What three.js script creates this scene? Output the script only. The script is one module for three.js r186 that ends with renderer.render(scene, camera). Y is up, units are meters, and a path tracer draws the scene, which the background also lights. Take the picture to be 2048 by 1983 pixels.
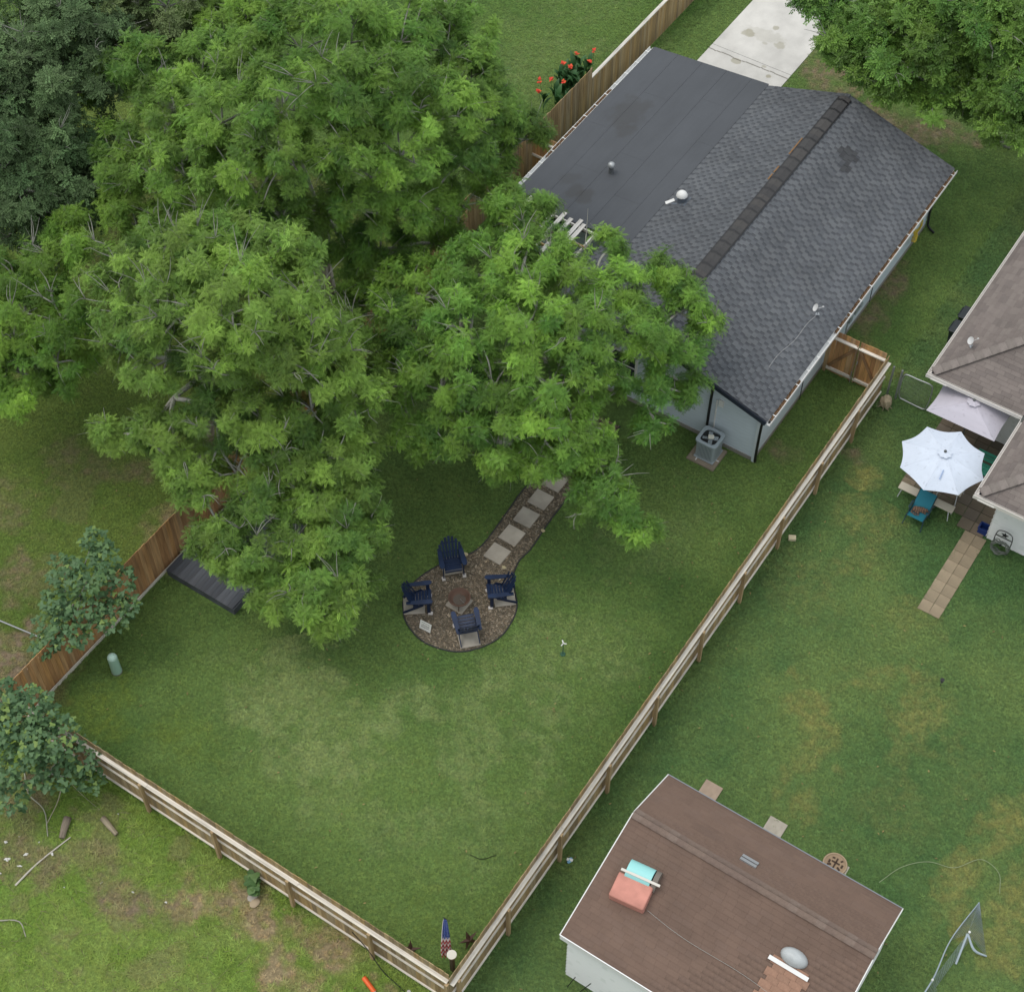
import * as THREE from 'three';
import { mergeGeometries } from 'three/addons/utils/BufferGeometryUtils.js';
import { RoundedBoxGeometry } from 'three/addons/geometries/RoundedBoxGeometry.js';
import { MarchingCubes } from 'three/addons/objects/MarchingCubes.js';

// ---------- camera, sky, sun, exposure ----------
const W = 1024, H = 991;
const scene = new THREE.Scene();
const camera = new THREE.PerspectiveCamera(32.47, W / H, 0.5, 400);
camera.position.set(0, 40, 0);
{ const yaw = 33.5 * Math.PI / 180, pitch = Math.atan2(4491, 3405);
  camera.lookAt(-Math.sin(yaw) * Math.cos(pitch), 40 - Math.sin(pitch), -Math.cos(yaw) * Math.cos(pitch)); }
const renderer = new THREE.WebGLRenderer({ antialias: true });
renderer.setSize(W, H);
renderer.toneMapping = THREE.LinearToneMapping;
renderer.toneMappingExposure = 1.36;
renderer.shadowMap.enabled = true;
{ // overcast sky: three times brighter overhead than at the horizon
  const w = 64, h = 32, d = new Float32Array(w * h * 4);
  for (let j = 0; j < h; j++) for (let i = 0; i < w; i++) {
    const el = ((j + .5) / h - .5) * Math.PI, s = Math.max(0, Math.sin(el)), L = (1 + 2 * s) / 3, k = (j * w + i) * 4;
    d[k] = .93 * L; d[k + 1] = .97 * L; d[k + 2] = 1.0 * L; d[k + 3] = 1;
  }
  const t = new THREE.DataTexture(d, w, h, THREE.RGBAFormat, THREE.FloatType);
  t.mapping = THREE.EquirectangularReflectionMapping; t.magFilter = t.minFilter = THREE.LinearFilter; t.needsUpdate = true;
  scene.background = t; scene.environment = t;
}
const sun = new THREE.DirectionalLight(0xfff4e6, .9);
sun.position.set(-16 - 18, 44, -26 + 10); sun.target.position.set(-16, 0, -26);
sun.castShadow = true; sun.shadow.radius = 60; sun.shadow.mapSize.set(2048, 2048);
Object.assign(sun.shadow.camera, { left: -34, right: 34, top: 34, bottom: -34, near: 1, far: 120 });
scene.add(sun, sun.target);

// ---------- helpers ----------
function rng(seed) { let a = seed >>> 0; return () => { a = a + 0x6D2B79F5 | 0; let t = Math.imul(a ^ a >>> 15, 1 | a); t = t + Math.imul(t ^ t >>> 7, 61 | t) ^ t; return ((t ^ t >>> 14) >>> 0) / 4294967296; }; }
const R = rng(7);
const V3 = (x, y, z) => new THREE.Vector3(x, y, z);
const clamp = (x, a = 0, b = 1) => Math.min(b, Math.max(a, x));
const sm = (a, b, x) => { const t = clamp((x - a) / (b - a)); return t * t * (3 - 2 * t); };
const lerp = (a, b, t) => a + (b - a) * t;
function hash(i, j) { let h = Math.imul(i, 374761393) + Math.imul(j, 668265263) | 0; h = Math.imul(h ^ h >>> 13, 1274126177); return ((h ^ h >>> 16) >>> 0) / 4294967296; }
function noise(x, y) {
  const i = Math.floor(x), j = Math.floor(y); let u = x - i, v = y - j; u = u * u * (3 - 2 * u); v = v * v * (3 - 2 * v);
  const a = hash(i, j), b = hash(i + 1, j), c = hash(i, j + 1), d = hash(i + 1, j + 1);
  return a + (b - a) * u + (c - a) * v + (a - b - c + d) * u * v;
}
const fbm = (x, y, n = 4) => { let s = 0, a = .5, t = 0; for (let k = 0; k < n; k++) { s += a * noise(x, y); t += a; a *= .5; x = x * 2.03 + 17.1; y = y * 2.03 + 9.7; } return s / t; };
const toS = c => c <= .0031308 ? 12.92 * c : 1.055 * Math.pow(c, 1 / 2.4) - .055;
function dataTex(w, h, f, { srgb = true, repeat = [1, 1], rot = 0 } = {}) {     // f(u,v) gives linear rgb
  const d = new Uint8Array(w * h * 4);
  for (let j = 0; j < h; j++) for (let i = 0; i < w; i++) {
    const c = f((i + .5) / w, (j + .5) / h, i, j), k = (j * w + i) * 4;
    for (let q = 0; q < 3; q++) d[k + q] = Math.round(255 * clamp(srgb ? toS(Math.max(0, c[q])) : c[q]));
    d[k + 3] = 255;
  }
  const t = new THREE.DataTexture(d, w, h); t.wrapS = t.wrapT = THREE.RepeatWrapping; t.magFilter = THREE.LinearFilter; t.minFilter = THREE.LinearMipmapLinearFilter; t.generateMipmaps = true;
  if (srgb) t.colorSpace = THREE.SRGBColorSpace; t.repeat.set(...repeat); t.rotation = rot; t.needsUpdate = true; return t;
}
function perNoise(u, v, fx, fy, n = 4) {   // tiling noise over the unit square
  let s = 0, a = .5, t = 0;
  for (let k = 0; k < n; k++) {
    const x = u * fx, y = v * fy, i = Math.floor(x), j = Math.floor(y); let p = x - i, q = y - j; p = p * p * (3 - 2 * p); q = q * q * (3 - 2 * q);
    const m = (i, j) => hash((i % fx + fx) % fx + k * 91, (j % fy + fy) % fy + k * 57);
    const A = m(i, j), B = m(i + 1, j), C = m(i, j + 1), D = m(i + 1, j + 1);
    s += a * (A + (B - A) * p + (C - A) * q + (A - B - C + D) * p * q); t += a; a *= .55; fx *= 2; fy *= 2;
  }
  return s / t;
}
const lin = (r, g, b) => new THREE.Color().setRGB(r, g, b);
const mat = (c, roughness = .8, o = {}) => new THREE.MeshStandardMaterial({ color: Array.isArray(c) ? lin(...c) : c, roughness, side: THREE.DoubleSide, ...o });
function shade(o) { o.traverse(m => { if (m.isMesh) { m.castShadow = m.receiveShadow = true; } }); return o; }
const taken = new Map();
function numbered(n) { const k = taken.get(n) || 0; taken.set(n, k + 1); return k ? n + '_' + String(k).padStart(3, '0') : n; }
function meta(o, label, category, group, kind) { if (label) o.userData.label = label; if (category) o.userData.category = category; if (group) o.userData.group = group; if (kind) o.userData.kind = kind; return o; }
function thing(name, label, category, [x, y, z] = [0, 0, 0], turn = 0, group) { const o = new THREE.Group(); o.name = numbered(name); o.position.set(x, y, z); o.rotation.y = turn; scene.add(o); return meta(o, label, category, group); }
function part(parent, name, geo, m, kind) { const o = new THREE.Mesh(geo, m); o.name = name; o.castShadow = o.receiveShadow = true; parent.add(o); if (kind) o.userData.kind = kind; return o; }
function single(name, label, category, geo, m, group, kind) { const o = part(scene, numbered(name), geo, m); return meta(o, label, category, group, kind); }
function struct(name, geo, m) { const o = part(scene, numbered(name), geo, m); o.userData.kind = 'structure'; return o; }
function xf(g, x = 0, y = 0, z = 0, rx = 0, ry = 0, rz = 0) { g.applyMatrix4(new THREE.Matrix4().compose(V3(x, y, z), new THREE.Quaternion().setFromEuler(new THREE.Euler(rx, ry, rz)), V3(1, 1, 1))); return g; }
function box(w, h, d, x = 0, y = 0, z = 0, rx = 0, ry = 0, rz = 0, du = 0) {     // uv in metres; v runs along y on the sides
  const g = new THREE.BoxGeometry(w, h, d), uv = g.attributes.uv, dims = [[d, h], [d, h], [w, d], [w, d], [w, h], [w, h]];
  for (let i = 0; i < 24; i++) { const q = dims[i >> 2]; uv.setXY(i, uv.getX(i) * q[0] + du, uv.getY(i) * q[1] + du * .7); }
  return xf(g, x, y, z, rx, ry, rz);
}
const rbox = (w, h, d, r, x = 0, y = 0, z = 0, rx = 0, ry = 0, rz = 0) => xf(new RoundedBoxGeometry(w, h, d, 2, r), x, y, z, rx, ry, rz);
const cyl = (r0, r1, h, n, x = 0, y = 0, z = 0, rx = 0, ry = 0, rz = 0) => xf(new THREE.CylinderGeometry(r0, r1, h, n), x, y, z, rx, ry, rz);
const merge = a => mergeGeometries(a.map(g => g.index ? g.toNonIndexed() : g), false);
function tint(g, c) { const n = g.attributes.position.count, a = new Float32Array(n * 3); for (let i = 0; i < n; i++) a.set(c, i * 3); g.setAttribute('color', new THREE.BufferAttribute(a, 3)); return g; }
function tube(pts, rad, sides = 6, per = 3) {      // tapered tube through points; rad a number per point or [r0, r1]
  const cv = pts.length > 2 ? new THREE.CatmullRomCurve3(pts) : new THREE.LineCurve3(pts[0], pts[1]);
  const n = pts.length > 2 ? (pts.length - 1) * per : 1, P = [], idx = [], uv = [];
  let nrm = null, len = 0, last = null;
  for (let i = 0; i <= n; i++) {
    const t = i / n, c = cv.getPoint(t), T = cv.getTangent(t);
    if (!nrm) nrm = Math.abs(T.y) < .9 ? V3(0, 1, 0) : V3(1, 0, 0);
    nrm = nrm.clone().addScaledVector(T, -nrm.dot(T)).normalize(); const b = T.clone().cross(nrm);
    const f = t * (rad.length - 1), k = Math.min(rad.length - 2, Math.floor(f)), r = lerp(rad[k], rad[k + 1], f - k);
    if (last) len += c.distanceTo(last); last = c;
    for (let s = 0; s <= sides; s++) { const a = s / sides * Math.PI * 2; const q = c.clone().addScaledVector(nrm, Math.cos(a) * r).addScaledVector(b, Math.sin(a) * r); P.push(q.x, q.y, q.z); uv.push(s / sides * .6, len); }
    if (i) for (let s = 0; s < sides; s++) { const A = (i - 1) * (sides + 1) + s, B = A + sides + 1; idx.push(A, B, A + 1, A + 1, B, B + 1); }
  }
  const base = P.length / 3, e0 = pts[0], e1 = pts[pts.length - 1];
  P.push(e0.x, e0.y, e0.z, e1.x, e1.y, e1.z); uv.push(0, 0, 0, len);
  for (let s = 0; s < sides; s++) { idx.push(base, s, s + 1); idx.push(base + 1, n * (sides + 1) + s + 1, n * (sides + 1) + s); }
  const g = new THREE.BufferGeometry(); g.setAttribute('position', new THREE.Float32BufferAttribute(P, 3)); g.setAttribute('uv', new THREE.Float32BufferAttribute(uv, 2)); g.setIndex(idx); g.computeVertexNormals(); return g;
}
function polySheet(pts, y) {        // flat polygon (x,z) facing up, uv = metres
  const s = new THREE.Shape(pts.map(p => new THREE.Vector2(p[0], -p[1]))), g = new THREE.ShapeGeometry(s); g.rotateX(-Math.PI / 2); g.translate(0, y, 0); return g;
}
function inPoly(x, z, p) { let c = false; for (let i = 0, j = p.length - 1; i < p.length; j = i++) if ((p[i][1] > z) !== (p[j][1] > z) && x < (p[j][0] - p[i][0]) * (z - p[i][1]) / (p[j][1] - p[i][1]) + p[i][0]) c = !c; return c; }
function grid(nu, nv, f) {          // surface from f(u,v) -> Vector3, with uv
  const P = [], U = [], I = [];
  for (let j = 0; j <= nv; j++) for (let i = 0; i <= nu; i++) { const p = f(i / nu, j / nv); P.push(p.x, p.y, p.z); U.push(i / nu, j / nv); }
  for (let j = 0; j < nv; j++) for (let i = 0; i < nu; i++) { const a = j * (nu + 1) + i, b = a + nu + 1; I.push(a, a + 1, b, a + 1, b + 1, b); }
  const g = new THREE.BufferGeometry(); g.setAttribute('position', new THREE.Float32BufferAttribute(P, 3)); g.setAttribute('uv', new THREE.Float32BufferAttribute(U, 2)); g.setIndex(I); g.computeVertexNormals(); return g;
}
function rough(g, amp, f, seed = 0) { const p = g.attributes.position; for (let i = 0; i < p.count; i++) { const v = V3(p.getX(i), p.getY(i), p.getZ(i)), n = v.clone().normalize(), k = amp * (fbm(v.x * f + v.y * 3.1 + seed, v.z * f - v.y * 2.3 + seed, 3) - .5); p.setXYZ(i, v.x + n.x * k, v.y + n.y * k, v.z + n.z * k); } g.computeVertexNormals(); return g; }

// ---------- surface textures ----------
const woodMap = dataTex(512, 512, (u, v) => {
  const n = perNoise(u, v, 48, 3, 3), m = perNoise(u, v, 8, 2, 3), k = sm(.72, .9, perNoise(u + .3, v, 90, 4, 2)), l = .78 + .45 * (n - .5) + .5 * (m - .5) - .3 * k;
  return [l, l * (.98 + .04 * m), l * (.96 + .08 * m)];
}, { repeat: [1.4, .55] });
const woodMapX = woodMap.clone(); woodMapX.rotation = Math.PI / 2; woodMapX.repeat.set(.55, 1.4); woodMapX.needsUpdate = true;
const dryMap = dataTex(512, 512, (u, v) => {     // bleached rail tops: grey streaks, darker cracks
  const n = perNoise(u, v, 3, 60, 3), m = perNoise(u, v, 3, 9, 4), c = sm(.7, .82, perNoise(u, v + .4, 4, 120, 2)), l = .8 + .5 * (n - .5) + .55 * (m - .5) - .35 * c;
  return [l * 1.01, l, l * .98];
}, { repeat: [.5, 3] });
const granMap = dataTex(256, 256, (u, v, i, j) => { const l = .82 + .32 * (hash(i, j) - .5) + .5 * (perNoise(u, v, 6, 6, 3) - .5); return [l, l, l]; }, { repeat: [1.6, 1.6] });
const granMacro = dataTex(512, 512, (u, v, i, j) => { const l = .88 + .2 * (hash(i, j) - .5) + .4 * (perNoise(u, v, 5, 5, 5) - .5); return [l, l, l]; }, { repeat: [.3, .3] });
const concMap = dataTex(512, 512, (u, v, i, j) => { const l = .84 + .5 * (perNoise(u, v, 5, 5, 5) - .5) + .12 * (hash(i, j) - .5); return [l, l * .99, l * .965]; }, { repeat: [.45, .45] });
const barkMap = dataTex(256, 256, (u, v) => { const n = perNoise(u, v, 16, 5, 4), l = .7 + .7 * (n - .5); return [l, l, l * .97]; }, { repeat: [2, .8] });

// ---------- ground colours, by place ----------
const inYard = (x, z) => x > -23.6 && x < -9.42 && z < -11.7;
const G = { // [x, z, rx, rz, kind, strength]   dry grass, bare earth and paler turf, where the photograph shows them
  spots: [[-6.2, -24, .5, 1.1, 'dry', .55], [-5.6, -22.6, .5, 1.2, 'dry', .6], [-4.9, -21, .45, .9, 'dry', .5], [-3.7, -25.2, .9, .7, 'dry', .55], [-4.8, -25.5, .7, .5, 'dry', .4], [-.3, -22.8, .4, 1.3, 'dry', .6], [.7, -21.8, .8, 1.2, 'dry', .65], [1.2, -20.9, .6, 1, 'dry', .5], [-.8, -21.2, .25, .7, 'dry', .5], [-3, -22.5, .8, .8, 'dry', .22], [-1.9, -24, 1, .8, 'dry', .2],
    [-5.2, -27.4, .7, .6, 'dry', .35], [-7.5, -30.2, .7, .5, 'dry', .5], [-8.4, -31.7, .35, .3, 'dry', .7], [-9.05, -32.3, .3, .25, 'soil', .6], [-10.8, -31.2, .35, .25, 'soil', .5], [-8, -27.2, .9, .7, 'dry', .25], [-6.9, -28.8, .5, .4, 'dry', .4],
    [-14.4, -10.6, .75, .5, 'straw', 1], [-12.4, -11.2, .9, .4, 'straw', .85], [-16.1, -10.4, .6, .5, 'straw', .8], [-17.9, -9.5, .55, .45, 'soil', .65], [-20.4, -8.8, .6, .4, 'soil', .5], [-22.4, -10.3, .7, .6, 'soil', .7], [-25, -12.8, 1.3, 1.0, 'soil', 1], [-12.9, -10, .6, .35, 'straw', .9], [-16.7, -9.5, .5, .35, 'soil', .45], [-19.2, -10, .5, .4, 'soil', .35], [-21.3, -9.6, .5, .4, 'soil', .4], [-15.2, -11.2, .6, .3, 'straw', .6],
    [-28.4, -19.2, .6, .6, 'soil', .4], [-27.2, -19.6, .7, .5, 'soil', .5], [-24.2, -18.3, .6, .9, 'straw', .6], [-26.6, -15.2, .7, .6, 'soil', .55], [-29, -17, .8, .6, 'soil', .4], [-24.1, -16.6, .4, .8, 'soil', .4],
    [-11.2, -39.5, .35, .8, 'soil', .6], [-11.2, -37.4, .4, .7, 'soil', .55], [-17.8, -47.5, .8, .9, 'soil', .65], [-13.6, -47, 1.2, .7, 'soil', .6], [-15, -46.2, .8, .5, 'soil', .5], [-10.8, -36, .3, .6, 'dry', .5], [-9.6, -35.8, .5, .4, 'dry', .4],
    [-16.3, -16.3, 1.8, 1.3, 'pale', .75], [-18.4, -15.9, 1.4, 1, 'pale', .55], [-13, -18, 1.2, 1.1, 'pale', .5], [-17, -14.4, .9, .6, 'pale', .5], [-12.6, -21.5, 1.2, 1.4, 'pale', .45], [-11.5, -16, 1, 1.4, 'pale', .3], [-14.8, -14.6, 1.3, .8, 'pale', .4], [-12.6, -26.6, .8, 1.3, 'pale', .3], [-19.6, -13.6, .9, .7, 'lime', .4], [-22.3, -13.2, .8, .8, 'lime', .5], [-11.2, -13, .7, .7, 'lime', .3],
    [-20, -37, 9, 9, 'lime', 0], [-26.5, -42, 2.5, 3, 'pale', .35]],
  dry: [.158, .176, .056], soil: [.185, .145, .095], straw: [.25, .2, .115], pale: [.152, .21, .074], lime: [.105, .16, .025]
};
const mixA = (a, b, t) => [lerp(a[0], b[0], t), lerp(a[1], b[1], t), lerp(a[2], b[2], t)];
function groundColor(x, z, fine = true) {
  const n1 = fbm(x * .33 + 3, z * .33 + 7, 3), n2 = fbm(x * 1.1 + 31, z * 1.1 + 5, 3), n3 = noise(x * 4.1, z * 4.1);
  let c, t = clamp(.5 + (n1 - .5) * 1.5 + (n2 - .5) * 1.1);
  if (inYard(x, z)) c = mixA([.06, .12, .028], [.1, .166, .042], t);
  else if (x >= -9.42) c = mixA([.05, .112, .034], [.096, .156, .046], t);
  else if (z >= -11.7) { c = mixA([.11, .195, .03], [.15, .22, .05], t); const w = sm(.52, .66, fbm(x * 1.7 + 8, z * 1.7, 3)); c = mixA(c, [.11, .19, .028], w * .7); c = mixA(c, G.soil, .38 * sm(.6, .72, fbm(x * 1.25 + 40, z * 1.25, 4)) * sm(-13, -17, x)); }
  else if (z > -33) { c = mixA([.078, .135, .022], [.11, .162, .034], t); c = mixA(c, G.soil, .22 * sm(.58, .74, fbm(x * .8 + 11, z * .8, 4))); }
  else c = mixA([.064, .132, .027], [.098, .17, .04], t);
  for (const s of G.spots) {
    const dx = (x - s[0]) / s[2], dz = (z - s[1]) / s[3], d = dx * dx + dz * dz; if (d > 4 || !s[5]) continue;
    const w = s[5] * (s[4] === 'dry' ? 1.05 : 1) * sm(1.35, .15, Math.sqrt(d) * .7 + (n2 - .5) * 2.6 + (n3 - .5) * .7) * (.35 + 1.25 * noise(x * 6.3 + 4, z * 6.3)); if (w > 0) c = mixA(c, G[s[4]], clamp(w));
  }
  if (fine) { const k = 1 + (n3 - .5) * .3 + (noise(x * 13, z * 13) - .5) * .34; c = [c[0] * k, c[1] * k, c[2] * k]; }
  return c;
}
// ---------- ground ----------
const LX0 = -48, LX1 = 4, LZ0 = -60, LZ1 = -4;
{
  const avg = dataTex(256, 256, (u, v, i, j) => { const l = .85 + .6 * (perNoise(u, v, 8, 8, 4) - .5) + .25 * (hash(i, j) - .5); return [.075 * l, .12 * l, .035 * l]; }, { repeat: [.15, .15] });
  const g = new THREE.PlaneGeometry(240, 240); g.rotateX(-Math.PI / 2); g.translate(-20, -.012, -30);
  const uv = g.attributes.uv; for (let i = 0; i < uv.count; i++) uv.setXY(i, uv.getX(i) * 240, uv.getY(i) * 240);
  struct('ground', g, mat([1, 1, 1], 1, { map: avg }));
  const N = 2048, lawnMap = dataTex(N, N, (u, v, i, j) => {
    const x = lerp(LX0, LX1, u), z = lerp(LZ1, LZ0, v), c = groundColor(x, z), k = .72 + .5 * hash(i, j) * (.6 + .8 * hash(i >> 1, j >> 1)); return [c[0] * k, c[1] * k, c[2] * k];
  });
  lawnMap.wrapS = lawnMap.wrapT = THREE.ClampToEdgeWrapping;
  const L = new THREE.PlaneGeometry(LX1 - LX0, LZ1 - LZ0); L.rotateX(-Math.PI / 2); L.translate((LX0 + LX1) / 2, 0, (LZ0 + LZ1) / 2);
  struct('lawn', L, mat([1, 1, 1], 1, { map: lawnMap }));
}
// mulch bed outline and other places without grass
const bed = [[-17.22, -20.45], [-16.85, -20.02], [-16.31, -19.76], [-15.9, -19.7], [-15.47, -19.77], [-15.1, -19.9], [-14.84, -20.08], [-14.58, -20.38], [-14.38, -20.74], [-14.28, -21.1], [-14.29, -21.49], [-14.36, -21.85], [-14.49, -22.15], [-14.8, -22.5], [-15.06, -22.75], [-15.2, -23.1], [-15.27, -23.5], [-15.22, -23.94], [-15.3, -25], [-15.33, -26], [-15.4, -27.5], [-15.45, -29.3], [-16.55, -29.3], [-16.52, -27.5], [-16.5, -26.1], [-16.58, -25.7], [-16.5, -24.4], [-16.47, -23.22], [-16.63, -22.8], [-16.91, -22.45], [-17.15, -21.93], [-17.32, -21.4], [-17.34, -21.05]];
const bare = [[-22.1, -11.5, -42.4, -34.2], [-18.4, -11.5, -42.4, -30.45], [-22.12, -18.84, -60, -42.3], [-7.6, -1.4, -18.6, -13.8], [-7.5, 4, -46, -35], [-4.45, 4, -40, -31.6], [-5.35, -4.4, -34.6, -31.6], [-4.98, -4.42, -31.6, -28.3], [-7.4, -4.4, -35, -32.3], [-13.2, -12.2, -30.3, -29.3], [-23.35, -20.9, -21, -17.5], [-16.5, -14.5, -30.4, -29]];
const grassy = (x, z) => !bare.some(b => x > b[0] && x < b[1] && z > b[2] && z < b[3]) && !inPoly(x, z, bed);
{ // grass blades: short splayed tufts over all lawns in view
  const bl = [], rr = rng(3);
  for (let k = 0; k < 7; k++) { const a = k / 7 * 6.283 + rr(), o = .018 + rr() * .02, r = o + .02 + rr() * .025, h = .02 + rr() * .022, w = .007, ca = Math.cos(a), sa = Math.sin(a);
    bl.push(ca * o * .3 - sa * w, 0, sa * o * .3 + ca * w, ca * o * .3 + sa * w, 0, sa * o * .3 - ca * w, ca * r, h, sa * r); }
  const g = new THREE.BufferGeometry(); g.setAttribute('position', new THREE.Float32BufferAttribute(bl, 3)); g.computeVertexNormals();
  const pts = [], f = 3405 / 2, yaw = 33.5 * Math.PI / 180, pitch = Math.atan2(4491, 3405), rr2 = rng(5);
  const vw = new THREE.Matrix4(); camera.updateMatrixWorld(true); camera.updateProjectionMatrix(); const vp = new THREE.Matrix4().multiplyMatrices(camera.projectionMatrix, camera.matrixWorldInverse), q = V3();
  const step = .062;
  for (let z = LZ0; z < LZ1; z += step) for (let x = LX0; x < LX1; x += step) {
    const X = x + (rr2() - .5) * step * 1.6, Z = z + (rr2() - .5) * step * 1.6; q.set(X, 0, Z).applyMatrix4(vp);
    if (Math.abs(q.x) > 1.2 || Math.abs(q.y) > 1.2 || !grassy(X, Z)) { continue; }
    const c = groundColor(X, Z, false), isSoil = c[0] / c[1]; if (isSoil > 1.12 && rr2() < .75) continue;
    pts.push([X, Z, c]);
  }
  const m = new THREE.InstancedMesh(g, mat([1, 1, 1], .9), pts.length), M = new THREE.Matrix4(), Q = new THREE.Quaternion(), C = new THREE.Color();
  pts.forEach(([x, z, c], i) => { const weed = z > -11.6 && x < -9.5 && noise(x * 2.3 + 5, z * 2.3) > .62 && rr2() < .3, s = (.75 + rr2() * .7) * (weed ? 1.9 : (Math.abs(x + 9.4) < .16 || Math.abs(z + 11.66) < .16 || Math.abs(x + 23.4) < .14) && rr2() < .5 ? 2.1 : rr2() < .02 ? 1.6 : 1), hs = (inYard(x, z) ? 1 : 1.15); Q.setFromAxisAngle(V3(0, 1, 0), rr2() * 6.283); M.compose(V3(x, 0, z), Q, V3(s, s * hs, s)); m.setMatrixAt(i, M); const k = 1.05 + rr2() * .75, y = rr2() * .12; C.setRGB(c[0] * k * (1 + y), c[1] * k, c[2] * k * (1 - y)); m.setColorAt(i, C); });
  m.name = 'grass'; m.castShadow = m.receiveShadow = true; meta(m, 'short green lawn grass covering the yards', 'grass', null, 'stuff'); scene.add(m); console.log('grass', pts.length);
}
{ // driveway of three poured slabs with a crack and damp stains
  const stain = dataTex(512, 512, (u, v, i, j) => {
    const x = lerp(-22.1, -18.85, u), z = lerp(-42.5, -55.5, v); let l = .56 + .26 * (perNoise(u, v, 5, 16, 5) - .5) + .05 * (hash(i, j) - .5), c = [l, l * .985, l * .94];
    for (const [sx, sz, rx, rz, k] of [[-21.3, -48.1, .28, .24, .5], [-20.6, -48.9, .12, .13, .5], [-20, -48.1, .22, .2, .38], [-20.5, -47.9, .12, .08, .3], [-20.9, -46.4, .22, .14, .5], [-19.9, -46.7, .09, .07, .45], [-19.5, -46.3, .1, .1, .6], [-20.7, -48.3, .9, .35, .16]]) {
      const d = Math.hypot((x - sx) / rx, (z - sz) / rz) + (fbm(x * 6, z * 6, 3) - .5) * .9; const w = k * sm(1.1, .8, d); c = mixA(c, [.23, .21, .12], w);
    }
    const cr = Math.abs(z + 46.55 + .12 * (fbm(x * 2.2, 3, 3) - .5) - (x + 20.5) * -.02); if (cr < .025) c = mixA(c, [.12, .11, .09], .8);
    return c;
  });
  const o = new THREE.Group(); o.name = 'driveway'; o.userData.kind = 'structure'; scene.add(o); const dm = mat([1, 1, 1], .9, { map: stain });
  for (const [z0, z1] of [[-46.8, -42.4], [-51.2, -46.82], [-55.5, -51.22]]) {
    const g = new THREE.BoxGeometry(3.26, .1, z1 - z0); g.translate(-20.475, -.015, (z0 + z1) / 2); const p = g.attributes.position, uv = g.attributes.uv;
    for (let i = 0; i < p.count; i++) uv.setXY(i, (p.getX(i) + 22.1) / 3.25, (-42.5 - p.getZ(i)) / 13); part(o, 'slab', g, dm);
  }
}
{ // mulch bed: sheet and loose bark chips
  const mm = dataTex(512, 512, (u, v, i, j) => { const l = .55 + .9 * hash(i >> 1, j >> 2) * hash(i >> 2, j >> 1) + .7 * (perNoise(u, v, 9, 9, 4) - .5), w = perNoise(u, v, 4, 4, 3); return [.17 * l, (.136 + .01 * w) * l, .098 * l]; }, { repeat: [.7, .7] });
  struct('mulch_bed', polySheet(bed, .012), mat([1, 1, 1], 1, { map: mm }));
  const n = 15000, rr = rng(21), cg = new THREE.BoxGeometry(.014, .006, .06), im = new THREE.InstancedMesh(cg, mat([1, 1, 1], 1), n), M = new THREE.Matrix4(), C = new THREE.Color(), E = new THREE.Euler(), Q = new THREE.Quaternion();
  let k = 0; while (k < n) { const x = -17.4 + rr() * 3.2, z = -29.3 + rr() * 9.7; if (!inPoly(x, z, bed)) continue; E.set((rr() - .5) * .7, rr() * 6.28, (rr() - .5) * .9); Q.setFromEuler(E); const s = .5 + rr() * 1.0; M.compose(V3(x, .016 + rr() * .014, z), Q, V3(s * (.6 + rr()), s, s)); im.setMatrixAt(k, M); const l = .45 + rr() * rr() * 2.2, w = rr(); C.setRGB(.19 * l, (.147 + .02 * w) * l, (.1 + .03 * w) * l); im.setColorAt(k, C); k++; }
  im.name = 'bark_chips'; im.castShadow = im.receiveShadow = true; meta(im, 'brown bark chips spread over the fire pit bed', 'mulch', null, 'stuff'); scene.add(im);
  const loop = bed.slice(0, 22).map(p => V3(p[0], .03, p[1])), rest = bed.slice(22).map(p => V3(p[0], .03, p[1]));
  const e = thing('garden_edging', 'black plastic edging around the bark mulch bed', 'edging'); const em = mat([.035, .037, .04], .6);
  part(e, 'edge_strip', tube(loop, [.02, .02], 6, 3), em); part(e, 'edge_strip', tube([...rest, loop[0]], [.02, .02], 6, 3), em);
}
const stoneM = [mat([.46, .425, .37], .95, { map: concMap }), mat([.5, .46, .4], .95, { map: concMap }), mat([.43, .4, .35], .95, { map: concMap })];
{
  const ord = ['nearest the fire pit', 'second from the fire pit', 'third from the fire pit', 'fourth from the fire pit', 'fifth from the fire pit, half under leaves', 'sixth from the fire pit, under the tree', 'seventh from the fire pit'];
  for (let k = 0; k < 7; k++) { const s = rbox(.58, .06, .57, .012, 0, 0, 0, 0, (R() - .5) * .04, 0); const uv = s.attributes.uv; for (let i = 0; i < uv.count; i++) uv.setXY(i, uv.getX(i) * .6 + k * .37, uv.getY(i) * .6); s.translate(-15.93 - k * .005, .03, -23.3 - k * .775);
    single('stepping_stone', 'square tan stepping stone in the mulch path, ' + ord[k], 'paver', s, stoneM[k % 3], 'stepping stones of the mulch path'); }
}

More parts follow.
